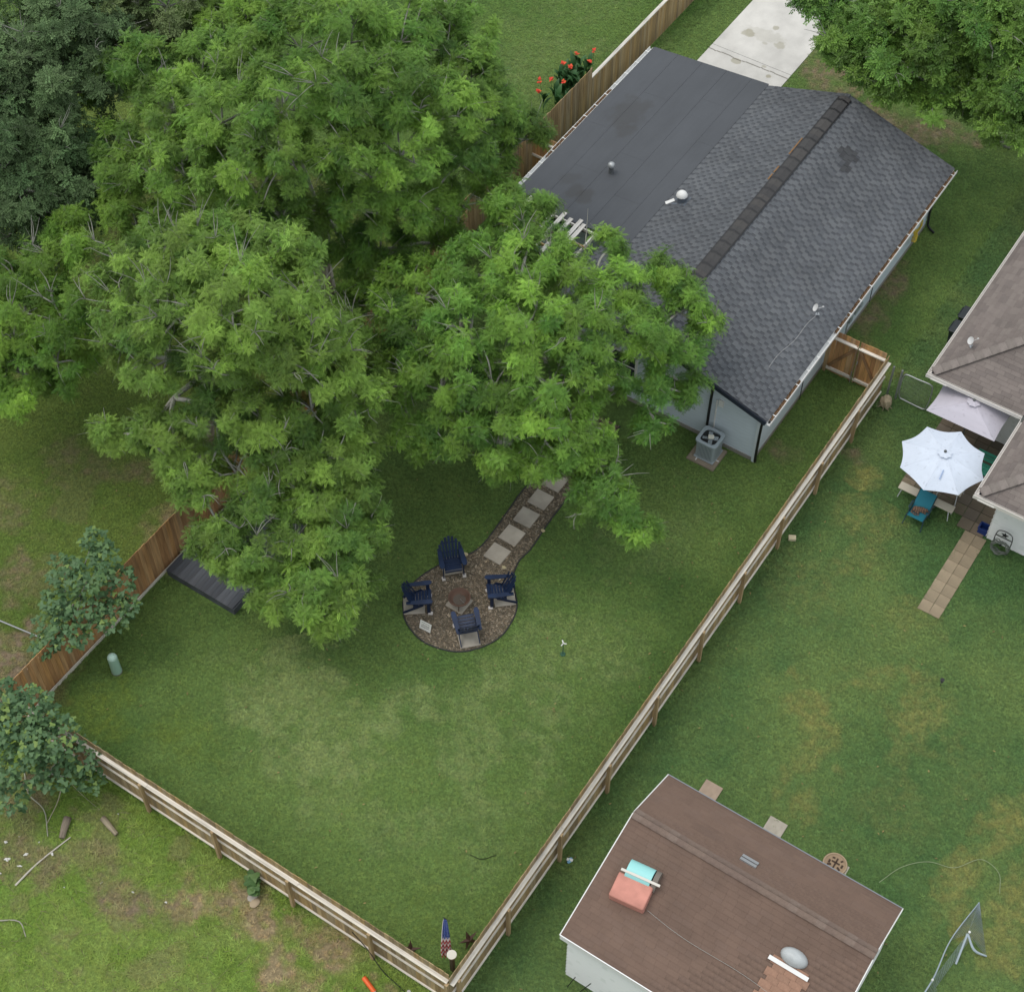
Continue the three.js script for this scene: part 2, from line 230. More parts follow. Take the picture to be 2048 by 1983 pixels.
// ---------- roofs, siding ----------
function slope(parent, o, u, v, poly, thick, deckM, sh) {   // deck slab with its shingles: o eave corner, u along the eave, v up the slope (unit vectors), poly in (u,v)
  const U = V3(...u).normalize(), Vv = V3(...v).normalize(), Nn = U.clone().cross(Vv).normalize(); if (Nn.y < 0) Nn.negate();
  const Z = U.clone().cross(Nn), sg = Math.sign(Z.dot(Vv));       // local z is up or down the slope
  const shp = new THREE.Shape(poly.map(p => new THREE.Vector2(p[0], p[1]))), g = new THREE.ExtrudeGeometry(shp, { depth: thick, bevelEnabled: false });
  // shape xy -> local (x, z*sg), depth -> -y
  g.applyMatrix4(new THREE.Matrix4().set(1, 0, 0, 0, 0, 0, -1, 0, 0, sg, 0, 0, 0, 0, 0, 1));
  const d = part(parent, 'roof_slope', g, deckM); d.applyMatrix4(new THREE.Matrix4().makeBasis(U, Nn, Z).setPosition(V3(...o)));
  if (!sh) return d;
  const { exp, widths, thick: t, tones, mats, n: nParts, seed, gap = .008, dark } = sh, rr = rng(seed), tabs = [];
  const umax = Math.max(...poly.map(p => p[0])), vmax = Math.max(...poly.map(p => p[1]));
  const edges = v => { let lo = 1e9, hi = -1e9; for (let i = 0; i < poly.length; i++) { const A = poly[i], Bq = poly[(i + 1) % poly.length]; if ((A[1] <= v) !== (Bq[1] <= v)) { const x = A[0] + (Bq[0] - A[0]) * (v - A[1]) / (Bq[1] - A[1]); lo = Math.min(lo, x); hi = Math.max(hi, x); } } return [lo, hi]; };
  for (let j = 0; j * exp < vmax; j++) {
    const cv = j * exp + exp * .45; if (cv > vmax) break; const [lo, hi] = edges(cv); let x = lo - (dark ? [0, .17, .07, .23, .12, .2, .04][j % 7] + rr() * .01 : rr() * .3);
    for (let k = 0; x < hi - .02; k++) {
      const low = dark ? k % 2 === 0 : 0, wi = dark ? (low ? 0 : 1) : Math.floor(rr() * widths.length), w = widths[wi], x0 = Math.max(lo, x), x1 = Math.min(hi, x + w); x += w + gap;
      if (x1 - x0 < .015) continue;
      const ti = dark ? (low ? 4 + Math.floor(rr() * 2) : Math.floor(rr() * 4)) : Math.floor(rr() * tones.length);
      let tj = ti; for (const st of sh.stains || []) { const dd = Math.hypot(((x0 + x1) / 2 - st[0]) / st[2], (cv - st[1]) / st[3]) + (rr() - .5) * .9; if (dd < 1) tj = 6 + (rr() < .5 ? 1 : 0); else if (dd < 1.25 && rr() < .4) tj = 4 + (rr() < .5 ? 1 : 0); } tabs.push({ wi, cx: (x0 + x1) / 2, cv, low, ti: tj, sx: (x1 - x0) / w });
    }
  }
  const geos = widths.map(w => box(w, t, exp * 1.3)), base = d.matrix.clone(), P = V3();
  const place = q => new THREE.Matrix4().compose(V3(q.cx, t * (q.low ? .55 : 1.05), q.cv * sg), new THREE.Quaternion().setFromAxisAngle(V3(1, 0, 0), sg * -(-.045)), V3(q.sx, 1, 1));
  for (const q of tabs) { q.m = place(q); P.setFromMatrixPosition(q.m).applyMatrix4(base); q.d = P.distanceTo(camera.position); }
  tabs.sort((a, b) => a.d - b.d);
  const rest = [];
  tabs.forEach((q, i) => { if (i < nParts) { const m = part(d, 'shingle', geos[q.wi], mats[q.ti]); m.applyMatrix4(q.m); } else { const c = geos[q.wi].clone().applyMatrix4(q.m), uv = c.attributes.uv; for (let k = 0; k < uv.count; k++) uv.setXY(k, uv.getX(k) + q.cx, uv.getY(k) + q.cv); rest.push(tint(c, tones[q.ti])); } });
  if (rest.length) part(d, 'shingle_field', merge(rest), sh.field, 'stuff');
  return d;
}
const greyT = [[.112, .122, .137], [.121, .131, .146], [.104, .114, .129], [.127, .137, .151], [.075, .082, .095], [.084, .091, .104], [.052, .055, .062], [.064, .068, .075]];
const greySh = (n, seed) => ({ exp: .145, widths: [.078, .196], thick: .012, tones: greyT, mats: greyM, field: greyF, n, seed, dark: true });
const greyM = greyT.map(c => mat(c, .95, { map: granMap })), greyF = mat([1, 1, 1], .95, { vertexColors: true, map: granMacro });
const brownT = [[.17, .113, .087], [.175, .117, .09], [.165, .11, .085], [.172, .116, .091]], brownM = brownT.map(c => mat(c, .95, { map: granMap })), brownF = mat([1, 1, 1], .95, { vertexColors: true, map: granMacro });
const taupeT = [[.185, .158, .147], [.2, .172, .16], [.17, .146, .137], [.21, .182, .168]], taupeM = taupeT.map(c => mat(c, .95, { map: granMap })), taupeF = mat([1, 1, 1], .95, { vertexColors: true, map: granMacro });
const deckM = mat([.05, .052, .058], .95), trimNavy = mat([.018, .024, .045], .5), black = mat([.012, .012, .014], .5), whiteP = mat([.72, .73, .73], .55), galv = mat([.4, .42, .44], .45, { metalness: .6 });
const sidingM = mat([.56, .65, .72], .6, { map: dataTex(256, 256, (u, v) => { const l = .95 + .12 * (perNoise(u, v, 6, 20, 3) - .5); return [l, l, l]; }) }), whiteSide = mat([.86, .88, .89], .65, { map: dataTex(256, 256, (u, v) => { const d = sm(.58, .72, perNoise(u, v, 12, 8, 4)), l = 1 - .1 * d; return [l, l * 1.01, l]; }, { repeat: [.4, .5] }) });
function sideWall(parent, a, b, h, top, m, inset = .06, openings = []) {     // wall core from a to b (x,z), lap boards on its outer side; top(s) = height at s in 0..1
  const A = V3(a[0], 0, a[1]), Bv = V3(b[0], 0, b[1]), len = A.distanceTo(Bv), dir = Bv.clone().sub(A).normalize(), nrm = V3(0, 1, 0).cross(dir).negate();   // outer side is to the right of a->b
  const shp = new THREE.Shape(); shp.moveTo(0, 0); shp.lineTo(len, 0); for (let k = 20; k >= 0; k--) shp.lineTo(len * k / 20, top(k / 20) - inset); const g = new THREE.ExtrudeGeometry(shp, { depth: .1, bevelEnabled: false });
  g.translate(0, 0, -.1); const w = part(parent, 'wall', g, m); w.applyMatrix4(new THREE.Matrix4().makeBasis(dir, V3(0, 1, 0), dir.clone().cross(V3(0, 1, 0))).setPosition(A)); const inv = Math.sign(dir.clone().cross(V3(0, 1, 0)).dot(nrm));
  const ex = .19, z = 0; let full = null;
  for (let y = .08; y < h; y += ex) {
    let s0 = 0, s1 = 1; const yt = y + ex + inset + .02; const n = 80; while (s0 < 1 && top(s0) < yt) s0 += 1 / n; while (s1 > 0 && top(s1) < yt) s1 -= 1 / n; if (s1 - s0 < .03) continue;
    const L = (s1 - s0) * len; let geo; const vi = Math.round(y * 37) % 4; if (L > len - .01) { full = full || [0, 1, 2, 3].map(q => box(L, ex + .02, .02, 0, 0, 0, 0, 0, 0, q * 1.37)); geo = full[vi]; } else geo = box(L, ex + .02, .02, 0, 0, 0, 0, 0, 0, vi * 1.37);
    const bd = part(w, 'siding_board', geo, m); bd.position.set((s0 + s1) / 2 * len, y + ex / 2, z + inv * .022); bd.rotation.x = inv * -.14;
  }
  return w;
}
{ // ---------- the grey-roofed house ----------
  const h = thing('house', 'pale blue sided house with grey shingle and flat black roof', 'house');
  const ex = -11.1, wx = -18.75, rx = -15.1, z0 = -42.7, z1 = -29.95, ey = 2.5, ry = 3.7;
  const rl = Math.hypot(rx - ex, ry - ey), ll = Math.hypot(rx - wx, ry - ey), L = z1 - z0;
  // right slope: eave at x = ex, up towards -x
  slope(h, [ex, ey, z1], [0, 0, -1], [rx - ex, ry - ey, 0], [[0, 0], [L, 0], [L, rl], [0, rl]], .09, deckM, { ...greySh(300, 11), stains: [[10.5, 3.02, .32, .27], [10.0, 2.85, .2, .16]] });
  slope(h, [wx, ey, z1], [0, 0, -1], [rx - wx, ry - ey, 0], [[0, 0], [L, 0], [L, ll], [0, ll]], .09, deckM, greySh(0, 12));
  // ridge: black vent strip with cap shingles
  const rm = [mat([.06, .06, .062], .9, { map: granMap }), mat([.068, .066, .066], .9, { map: granMap }), mat([.053, .053, .056], .9, { map: granMap })];
  const rg = part(h, 'ridge_vent', merge([box(.24, .03, L - .5, rx + .115, ry + .02, (z0 + z1) / 2, 0, 0, -.29), box(.24, .03, L - .5, rx - .115, ry + .02, (z0 + z1) / 2, 0, 0, .31)]), black);
  const cg = merge([box(.2, .008, .32, .095, .034, 0, 0, 0, -.29), box(.2, .008, .32, -.095, .034, 0, 0, 0, .31)]);
  for (let k = 0; k < 45; k++) { const c = part(rg, 'ridge_cap', cg, rm[Math.floor(R() * 3)]); c.position.set(rx, ry + .004 + (k % 2) * .004, z1 - .15 - k * .278); c.rotation.x = .02; }
  const nail = mat([.22, .12, .05], .9); for (const [z, l] of [[-39.6, .9], [-38.3, .35], [-37.9, .3]]) part(h, 'rust_streak', box(.05, .008, l, rx - .3, ry - .07, z, 0, 0, .31), nail);
  // rake and eave boards
  const rake = (xa, ya, xb, yb, z) => { const l = Math.hypot(xb - xa, yb - ya); return part(h, 'rake_board', box(l, .17, .03, (xa + xb) / 2, (ya + yb) / 2 - .1, z, 0, 0, Math.atan2(yb - ya, xb - xa)), trimNavy); };
  rake(ex, ey, rx, ry, z1 + .017); rake(wx, ey, rx, ry, z1 + .019); rake(ex, ey, rx, ry, z0 - .017); rake(wx, ey, rx, ry, z0 - .019);
  // walls
  const tp = y => () => y, gable = s => { const x = lerp(-18.4, -11.5, s); return x > rx ? lerp(ry, ey, (x - rx) / (ex - rx)) - .09 : lerp(ey, ry, (x - wx) / (rx - wx)) - .09; };
  sideWall(h, [-18.4, -30.42], [-11.5, -30.42], 3.7, gable, sidingM, .04);
  sideWall(h, [-11.5, -30.42], [-11.5, -42.4], 2.5, tp(2.5), sidingM, .04);
  sideWall(h, [-11.5, -42.4], [-18.4, -42.4], 3.7, s => gable(1 - s), sidingM, .04);
  sideWall(h, [-18.4, -34.2], [-18.4, -30.42], 2.4, tp(2.45), sidingM, .04);
  sideWall(h, [-22, -34.2], [-18.4, -34.2], 2.4, s => 2.38 + .25 * s, sidingM, .06);
  sideWall(h, [-22, -42.4], [-22, -34.2], 2.3, tp(2.4), sidingM, .06);
  part(h, 'foundation', merge([box(6.86, .14, .06, -14.95, .07, -30.38), box(.06, .14, 11.9, -11.47, .07, -36.4)]), mat([.25, .24, .22], .95));
  part(h, 'corner_board', box(.1, 2.35, .1, -11.44, 1.2, -30.36), mat([.56, .63, .68], .6));
  // flat roof: felt sheets lapped towards the shingles
  const felt = dataTex(1024, 1024, (u, v, i, j) => {
    const x = lerp(-22.6, -17.8, u), z = lerp(-33.4, -43.2, v); let l = .96 + .22 * (perNoise(u, v, 7, 9, 4) - .5) + .1 * (hash(i, j) - .5) + .08 * (perNoise(u, v, 60, 8, 2) - .5), c = [.07 * l, .078 * l, .091 * l];
    for (const [sx, sz, r1, r2, k] of [[-21.3, -39.3, .55, .9, .45], [-20.9, -38.3, .3, .4, .4], [-20.8, -35.0, .3, .42, .45], [-20.3, -34.9, .28, .35, .5], [-21.2, -35.4, .3, .35, .3]]) { const d = Math.hypot((x - sx) / r1, (z - sz) / r2) + (fbm(x * 3, z * 3, 4) - .5) * 1.3; c = mixA(c, [.042, .042, .041], k * sm(1.25, .55, d)); }
    return c;
  });
  const fm = mat([1, 1, 1], .75, { map: felt }), xa = -22.38, xb = -17.95, ya = 2.42, yb = 2.8, fz0 = -42.75, fz1 = -33.7, sl = Math.atan2(yb - ya, xb - xa);
  const fr = part(h, 'flat_roof', box(xb - xa, .1, fz1 - fz0, (xa + xb) / 2, (ya + yb) / 2 - .06, (fz0 + fz1) / 2, 0, 0, sl), deckM);
  const rows = [[0, .9465], [.9505, 1.9], [1.904, 2.85], [2.854, 3.8], [3.804, 4.44]], cuts = [[-38.2], [-36.1, -40.4], [-37.3], [-35.4, -41], [-39]];
  rows.forEach(([s0, s1], k) => { const zs = [fz1 + .01, ...cuts[k], fz0 - .01]; for (let q = 0; q + 1 < zs.length; q++) { const zl = zs[q] - zs[q + 1] - .004, zc = (zs[q] + zs[q + 1]) / 2, sc = (s0 + s1) / 2; const g = new THREE.BoxGeometry(s1 - s0, .008, zl); g.applyMatrix4(new THREE.Matrix4().compose(V3(xa + sc, lerp(ya, yb, sc / 4.43) - .004, zc), new THREE.Quaternion().setFromAxisAngle(V3(0, 0, 1), sl), V3(1, 1, 1)));
    const p = g.attributes.position, uv = g.attributes.uv; for (let i = 0; i < p.count; i++) uv.setXY(i, (p.getX(i) + 22.6) / 4.8, (-33.4 - p.getZ(i)) / 9.8); part(fr, 'felt_sheet', g, fm); } });
  part(h, 'fascia_board', box(4.3, .2, .035, -20.25, 2.46, fz1 + .03, 0, 0, sl), trimNavy);
  part(h, 'fascia_board', box(4.3, .2, .035, -20.25, 2.46, fz0 - .03, 0, 0, sl), trimNavy);
  // gutters: open troughs with hanger straps and leaf litter
  const gut = (x, y, za, zb, side, lit) => { const l = zb - za, zc = (za + zb) / 2; const gm = part(h, 'gutter', merge([box(.11, .008, l, x, y - .1, zc), box(.008, .1, l, x - side * .054, y - .05, zc), box(.014, .105, l, x + side * .058, y - .048, zc)]), whiteP);
    for (let z = za + .3; z < zb; z += .62 + R() * .1) part(gm, 'hanger', box(.15, .012, .03, x, y + .008, z), whiteP);
    for (const [a, b] of lit) { const gs = []; for (let k = 0; k < (b - a) * 160; k++) gs.push(box(.02 + R() * .05, .008, .02 + R() * .03, x + (R() - .5) * .085, y - .065 + R() * .06, lerp(a, b, R()), R() * 2, R() * 6, R() * 2)); part(gm, 'leaf_litter', merge(gs), litterM, 'stuff'); } };
  const litterM = mat([.2, .12, .065], 1);
  gut(-11.03, 2.47, -42.7, -29.95, 1, [[-42.6, -40.4], [-31.9, -30.1], [-34.9, -34.2], [-40.4, -35]]);
  gut(-22.46, 2.42, -42.7, -33.7, -1, [[-40, -36]]);
  const sp = (pts) => part(h, 'downspout', tube(pts.map(p => V3(...p)), [.042, .042], 7, 2), black);
  sp([[-11.1, 2.4, -42.35], [-11.36, 2.1, -42.35], [-11.38, 1.2, -42.35], [-11.36, .12, -42.35], [-11.05, .06, -42.2]]);
  sp([[-11.02, 2.38, -30.05], [-11.3, 2.15, -30.3], [-11.36, 1.2, -30.3], [-11.36, .1, -30.3]]);
  sp([[-13.05, 2.75, -30.37], [-13.05, 1.4, -30.3], [-13.05, .1, -30.3]]); part(h, 'conduit', merge([box(.04, 1.6, .04, -12.86, 1.1, -30.36), box(.16, .28, .08, -12.72, 1.85, -30.37)]), whiteP);
  part(h, 'conduit', tube([V3(-11.4, 2.35, -38), V3(-11.4, .2, -38.02)], [.015, .015], 5), black);
  part(h, 'conduit', tube([V3(-11.38, 2.35, -33.2), V3(-11.38, .1, -33.2)], [.015, .015], 5), black);
  // electricity meter
  const mt = part(h, 'meter_box', merge([rbox(.16, .5, .34, .02, -11.34, 1.3, -36.6), rbox(.14, .3, .22, .02, -11.34, 1.1, -36.2), cyl(.1, .1, .12, 12, -11.24, 1.42, -36.6, 0, 0, 1.57)]), mat([.3, .35, .37], .5, { metalness: .3 }));
  part(mt, 'pipe', tube([V3(-11.36, 1.5, -36.6), V3(-11.36, 2.4, -36.6)], [.025, .025], 6), galv); part(mt, 'pipe', tube([V3(-11.36, 1.0, -36.2), V3(-11.34, .5, -36.1), V3(-11.3, .05, -36.05)], [.025, .025], 6), galv);
  // windows and back door behind the tree
  const win = (x, y, w, hh) => { const f = part(h, 'window', merge([box(w + .14, .08, .06, x, y + hh / 2 + .03, -30.37), box(w + .14, .08, .06, x, y - hh / 2 - .03, -30.37), box(.08, hh, .06, x - w / 2 - .03, y, -30.37), box(.08, hh, .06, x + w / 2 + .03, y, -30.37)]), whiteP); part(f, 'pane', box(w, hh, .02, x, y, -30.375), mat([.03, .04, .05], .12)); part(f, 'mullion', box(w, .035, .04, x, y, -30.365), whiteP); };
  win(-16.1, 1.5, .9, 1.0); win(-14.3, 1.5, .8, .9);
  const dr = part(h, 'door', box(.9, 2.02, .05, -17.5, 1.05, -30.37), whiteP); part(dr, 'handle', cyl(.03, .03, .06, 10, -17.15, 1.0, -30.28, 1.57), galv);
  // roof vents
  const v1 = part(h, 'roof_vent', cyl(.07, .09, .3, 12, -20.2, 2.75, -36.3), mat([.12, .13, .14], .6)); part(v1, 'vent_cap', xf(new THREE.SphereGeometry(.13, 14, 8, 0, 6.3, 0, 1.7), -20.2, 2.9, -36.3), galv);
  const v2 = part(h, 'roof_vent', merge([cyl(.13, .16, .22, 12, -17.5, 3.04, -36.1), box(.5, .012, .46, -17.5, 2.925, -36.1, 0, 0, .32)]), mat([.1, .12, .15], .5)); part(v2, 'vent_cap', merge([xf(new THREE.SphereGeometry(.19, 10, 6, 0, 6.3, 0, 1.45), -17.5, 3.13, -36.1), box(.3, .02, .12, -17.82, 2.85, -35.95, 0, .8, .3)]), whiteP);
  const rw = []; for (let k = 0; k <= 10; k++) { const t = k / 10, x = lerp(-11.75, -11.95, t) - .03 * Math.sin(k); rw.push(V3(x, lerp(ey, ry, (ex - x) / (ex - rx)) + .03, lerp(-34.2, -31.6, t))); } part(h, 'roof_wire', tube(rw, [.006, .006], 4, 2), mat([.6, .6, .6], .6));
}
{ // ---------- brown-roofed shed, nearest the camera ----------
  const h = thing('shed', 'white shed with brown shingle roof in the right lawn', 'shed');
  const x0 = -7.75, x1 = -1.42, zb = -18.7, zf = -13.75, zr = -16.95, ey = 2.4, ry = 3.3, L = x1 - x0, fl = Math.hypot(zf - zr, ry - ey), bl = Math.hypot(zr - zb, ry - ey);
  const sh = (n, s) => ({ exp: .14, widths: [.28, .3, .32], thick: .0035, tones: brownT, mats: brownM, field: brownF, n, seed: s, gap: .002 });
  slope(h, [x0, ey, zf], [1, 0, 0], [0, ry - ey, zr - zf], [[0, 0], [L, 0], [L, fl], [0, fl]], .07, deckM, sh(190, 31));
  slope(h, [x0, ey, zb], [1, 0, 0], [0, ry - ey, zr - zb], [[0, 0], [L, 0], [L, bl], [0, bl]], .07, deckM, sh(110, 32));
  const cg = merge([box(.27, .007, .16, 0, .024, .072, .27), box(.27, .007, .16, 0, .024, -.072, -.47)]), cm = [mat([.2, .147, .12], .95, { map: granMap }), mat([.185, .135, .112], .95, { map: granMap }), mat([.215, .163, .136], .95, { map: granMap })];
  for (let k = 0; k < 26; k++) { const c = part(h, 'ridge_cap', cg, cm[Math.floor(R() * 3)]); c.position.set(x0 + .14 + k * .243, ry + (k % 2) * .004 - .01, zr); c.rotation.z = -.03; }
  const gab = s => { const z = lerp(zf - .12, zb + .1, s); return (z > zr ? lerp(ry, ey, (z - zr) / (zf - zr)) : lerp(ey, ry, (z - zb) / (zr - zb))) - .07; };
  sideWall(h, [x0 + .16, zf - .12], [x1 - .1, zf - .12], 2.35, () => 2.36, whiteSide, .04);
  sideWall(h, [x1 - .1, zf - .12], [x1 - .1, zb + .1], 3.2, gab, whiteSide, .03);
  sideWall(h, [x1 - .1, zb + .1], [x0 + .16, zb + .1], 2.35, () => 2.36, whiteSide, .04);
  sideWall(h, [x0 + .16, zb + .1], [x0 + .16, zf - .12], 3.2, s => gab(1 - s), whiteSide, .03);
  part(h, 'fascia_board', box(L, .2, .025, (x0 + x1) / 2, ey - .08, zf + .014), mat([.82, .83, .84], .55)); part(h, 'fascia_board', box(L, .14, .025, (x0 + x1) / 2, ey - .05, zb - .014), mat([.2, .22, .25], .6));
  for (const x of [x0 - .014, x1 + .014]) { const m = whiteP; part(h, 'rake_board', box(.025, .13, fl, x, (ey + ry) / 2 - .06, (zf + zr) / 2, Math.atan2(ry - ey, zf - zr)), m); part(h, 'rake_board', box(.025, .13, bl, x, (ey + ry) / 2 - .06, (zb + zr) / 2, -Math.atan2(ry - ey, zr - zb)), m); }
  // coral box vent with a teal cowl
  const yr = z => lerp(ey, ry, (zf - z) / (zf - zr));
  const bx = part(h, 'roof_box', rbox(.88, .34, .62, .04, -6.82, yr(-15.32) + .1, -15.32, .14, .12, 0), mat([.62, .28, .23], .85, { map: concMap }));
  part(bx, 'trim', box(.98, .03, .06, -6.78, yr(-15.6) + .32, -15.64, .14, .12, 0), mat([.62, .6, .55], .6));
  part(bx, 'cowl', xf(new THREE.CylinderGeometry(.26, .26, .62, 18, 1, false, 0, Math.PI), -6.86, yr(-15.8) + .05, -15.78, 0, .12, Math.PI / 2), mat([.3, .66, .66], .4));
  part(bx, 'cowl_end', xf(new THREE.CylinderGeometry(.27, .27, .12, 18, 1, false, 0, Math.PI), -6.46, yr(-15.8) + .02, -15.83, 0, .12, Math.PI / 2), mat([.17, .15, .13], .8));
  // half dome vent on a pale patch of newer shingles
  const pm = [mat([.34, .2, .14], .95, { map: granMap }), mat([.31, .185, .13], .95, { map: granMap })], a = Math.atan2(ry - ey, zf - zr);
  for (let r = 0; r < 7; r++) for (let c = 0; c < 3; c++) { const p = part(h, 'patch_shingle', box(.295, .01, .2), pm[(r + c) % 2]); const z = -15.72 + r * .145; p.position.set(-3.2 + c * .3 + (r % 2) * .1, yr(z) + .024, z); p.rotation.x = a + .04; }
  const dv = part(h, 'roof_vent', xf(new THREE.SphereGeometry(.38, 20, 10, 0, Math.PI * 2, 0, Math.PI / 2), 0, 0, 0), mat([.5, .54, .57], .6, { metalness: .2, map: concMap })); dv.scale.set(.88, .6, .55); dv.position.set(-2.92, yr(-15.95) + .02, -15.97); dv.rotation.x = a + .15;
  part(h, 'vent_flange', box(1.0, .025, .1, -2.92, yr(-15.72) + .05, -15.7, a), whiteP);
  const yb = z => lerp(ey, ry, (z - zb) / (zr - zb)); part(h, 'ridge_louver', merge([box(.42, .04, .09, -4.9, yb(-17.45) + .04, -17.42, -.47), box(.42, .04, .09, -4.9, yb(-17.57) + .04, -17.54, -.47)]), galv);
  const w = []; for (let k = 0; k <= 8; k++) { const x = lerp(-6.3, -1.6, k / 8), z = lerp(-15.2, -14.9, k / 8) + Math.sin(k) * .05; w.push(V3(x, yr(z) + .03, z)); } part(h, 'roof_wire', tube(w, [.005, .005], 4, 2), mat([.5, .5, .48], .6));
  part(h, 'antenna', merge([tube([V3(-7.1, 0, -13.6), V3(-6.75, 1.25, -13.55)], [.012, .012], 5), tube([V3(-6.9, .7, -13.57), V3(-6.6, .95, -13.4)], [.01, .01], 5), tube([V3(-7.4, 0, -13.6), V3(-7.2, .9, -13.6)], [.012, .012], 5)]), black);
}
{ // ---------- neighbour's house, right edge ----------
  const h = thing('house', 'white sided house with brown hip roof at the right edge', 'house');
  const ey = 2.5, k = .42, D = Math.hypot(1, k);
  const sh = (n, s) => ({ exp: .14, widths: [.3, .32, .34], thick: .01, tones: taupeT, mats: taupeM, field: taupeF, n, seed: s, gap: .004 });
  // wing A: eaves x=-7.95 (left) and z=-34.25 (front); wing B: eaves x=-4.95 and z=-30.9
  const ax = -7.95, az = -34.25, bx = -4.95, bz = -30.9, r = 5;
  slope(h, [ax, ey, az], [0, 0, -1], [1, k, 0], [[0, 0], [14, 0], [14, r * D], [r, r * D]], .1, deckM, sh(90, 41));
  slope(h, [ax, ey, az], [1, 0, 0], [0, k, -1], [[0, 0], [12, 0], [12, r * D], [r, r * D]], .1, deckM, sh(90, 42));
  slope(h, [bx, ey + .004, bz], [0, 0, -1], [1, k, 0], [[0, 0], [8, 0], [8, r * D], [r, r * D]], .1, deckM, sh(60, 43));
  slope(h, [bx, ey + .004, bz], [1, 0, 0], [0, k, -1], [[0, 0], [9, 0], [9, r * D], [r, r * D]], .1, deckM, sh(60, 44));
  const capM = [mat([.24, .21, .195], .95, { map: granMap }), mat([.21, .185, .17], .95, { map: granMap })], hip = (x, z) => { for (let q = 0; q < 16; q++) { const c = part(h, 'hip_cap', box(.3, .02, .26), capM[q % 2]); c.position.set(x + .12 + q * .165, ey + .05 + k * (.12 + q * .165), z - .12 - q * .165); c.rotation.order = 'YXZ'; c.rotation.y = -Math.PI / 4; c.rotation.x = Math.atan(k / Math.SQRT2) + .03; } };
  hip(ax, az); hip(bx, bz);
  const gut = (a, b) => { const A = V3(a[0], ey - .06, a[1]), Bv = V3(b[0], ey - .06, b[1]), m = A.clone().add(Bv).multiplyScalar(.5), l = A.distanceTo(Bv), ry = Math.abs(a[0] - b[0]) > .1 ? 0 : Math.PI / 2; part(h, 'gutter', merge([box(l, .012, .1, 0, -.06, 0), box(l, .13, .014, 0, 0, .05), box(l, .11, .012, 0, -.01, -.05)].map(g => xf(g, m.x, m.y, m.z, 0, ry, 0))), cream); };
  const cream = mat([.74, .71, .68], .55);
  gut([ax - .06, az], [ax - .06, -47]); gut([ax - .12, az + .06], [bx - .12, az + .06]); gut([bx - .06, bz], [bx - .06, az + .2]); gut([bx - .12, bz + .06], [4, bz + .06]);
  part(h, 'soffit', merge([box(.5, .02, 13, ax + .3, ey - .1, -40.6), box(2.8, .02, .9, -6.5, ey - .1, az - .42), box(.5, .02, 3.9, bx + .28, ey - .1, -32.7), box(9, .02, .7, -.3, ey - .1, bz - .4)]), mat([.6, .6, .58], .7));
  sideWall(h, [ax + .5, -35.1], [bx + .2, -35.1], 2.35, () => 2.4, whiteSide, .02); sideWall(h, [-4.44, -35.1], [-4.44, -31.6], 2.35, () => 2.4, whiteSide, .02); h.children[h.children.length - 1].position.x = -4.44;
  sideWall(h, [-4.44, -31.6], [4, -31.6], 2.35, () => 2.4, whiteSide, .02); sideWall(h, [ax + .5, -47], [ax + .5, -35.1], 2.35, () => 2.4, whiteSide, .02);
  part(h, 'door', box(.05, 2.05, .9, -4.5, 1.04, -34.4), mat([.45, .5, .5], .5)); part(h, 'outlet', box(.14, .06, .2, -4.25, 2.25, -31.4), mat([.2, .21, .22], .6));
}
// ---------- wooden fences ----------
const picketM = [[.46, .325, .165], [.38, .265, .13], [.53, .385, .21], [.33, .24, .135], [.45, .345, .21], [.49, .33, .15]].map(c => mat(c, .9, { map: woodMap }));
const picketRed = [[.64, .36, .16], [.53, .29, .13], [.68, .41, .2], [.47, .27, .13], [.6, .39, .21], [.67, .37, .15]].map(c => mat(c, .9, { map: woodMap }));
const railM = mat([.9, .86, .79], .92, { map: dryMap }), postM = mat([.5, .36, .2], .9, { map: woodMap }), capWhite = mat([.72, .7, .66], .8, { map: dryMap });
const pg = [0, 1, 2, 3].map(k => box(.134, 1.78 + k * .011, .017, 0, 0, 0, 0, 0, 0, k * .31)), pgLow = [0, 1, 2].map(k => box(.138, 1.28 + k * .008, .017, 0, 0, 0, 0, 0, 0, k * .31));
function fence(label, a, b, { side = 1, top = 1.53, mats = picketM, geos = pg, posts = [], rails = [.2, .9], cap = .105, kick = false, capM = railM, group } = {}) {     // pickets along a->b, rails and posts on one side
  const A = V3(a[0], 0, a[1]), Bv = V3(b[0], 0, b[1]), l = A.distanceTo(Bv), d = Bv.clone().sub(A).normalize(), ry = Math.atan2(-d.z, d.x), f = thing('wooden_fence', label, 'fence', [A.x, 0, A.z], ry, 'wooden fences around the back yard');
  const n = Math.floor(l / .142);
  for (let k = 0; k < n; k++) { const g = geos[Math.floor(R() * geos.length)], p = part(f, 'picket', g, mats[Math.floor(R() * mats.length)]); p.position.set((k + .5) * l / n, g.parameters ? 0 : 0, 0); const bb = g.boundingBox || (g.computeBoundingBox(), g.boundingBox); p.position.y = .035 - bb.min.y + (R() - .5) * .008; p.rotation.z = (R() - .5) * .007; p.position.z = (R() - .5) * .004; }
  const seg = 4.8; for (const y of [...rails, top]) for (let s = 0; s < l; s += seg) { const e = Math.min(l, s + seg), isTop = y === top, w = isTop ? cap : .045; part(f, 'rail', box(e - s - .006, isTop ? .038 : .036, w, (s + e) / 2, y, side * (.01 + w / 2), 0, 0, 0, R() * 3), isTop ? capM : railM); }
  for (const s of posts) part(f, 'post', box(.09, top - .02, .09, s, (top - .02) / 2, side * .118, 0, 0, 0, R()), postM);
  if (kick) for (let s = 0; s < l; s += seg) { const e = Math.min(l, s + seg); part(f, 'kick_board', box(e - s - .006, .14, .03, (s + e) / 2, .07, -side * .026, 0, 0, 0, R() * 3), railM); }
  return f;
}
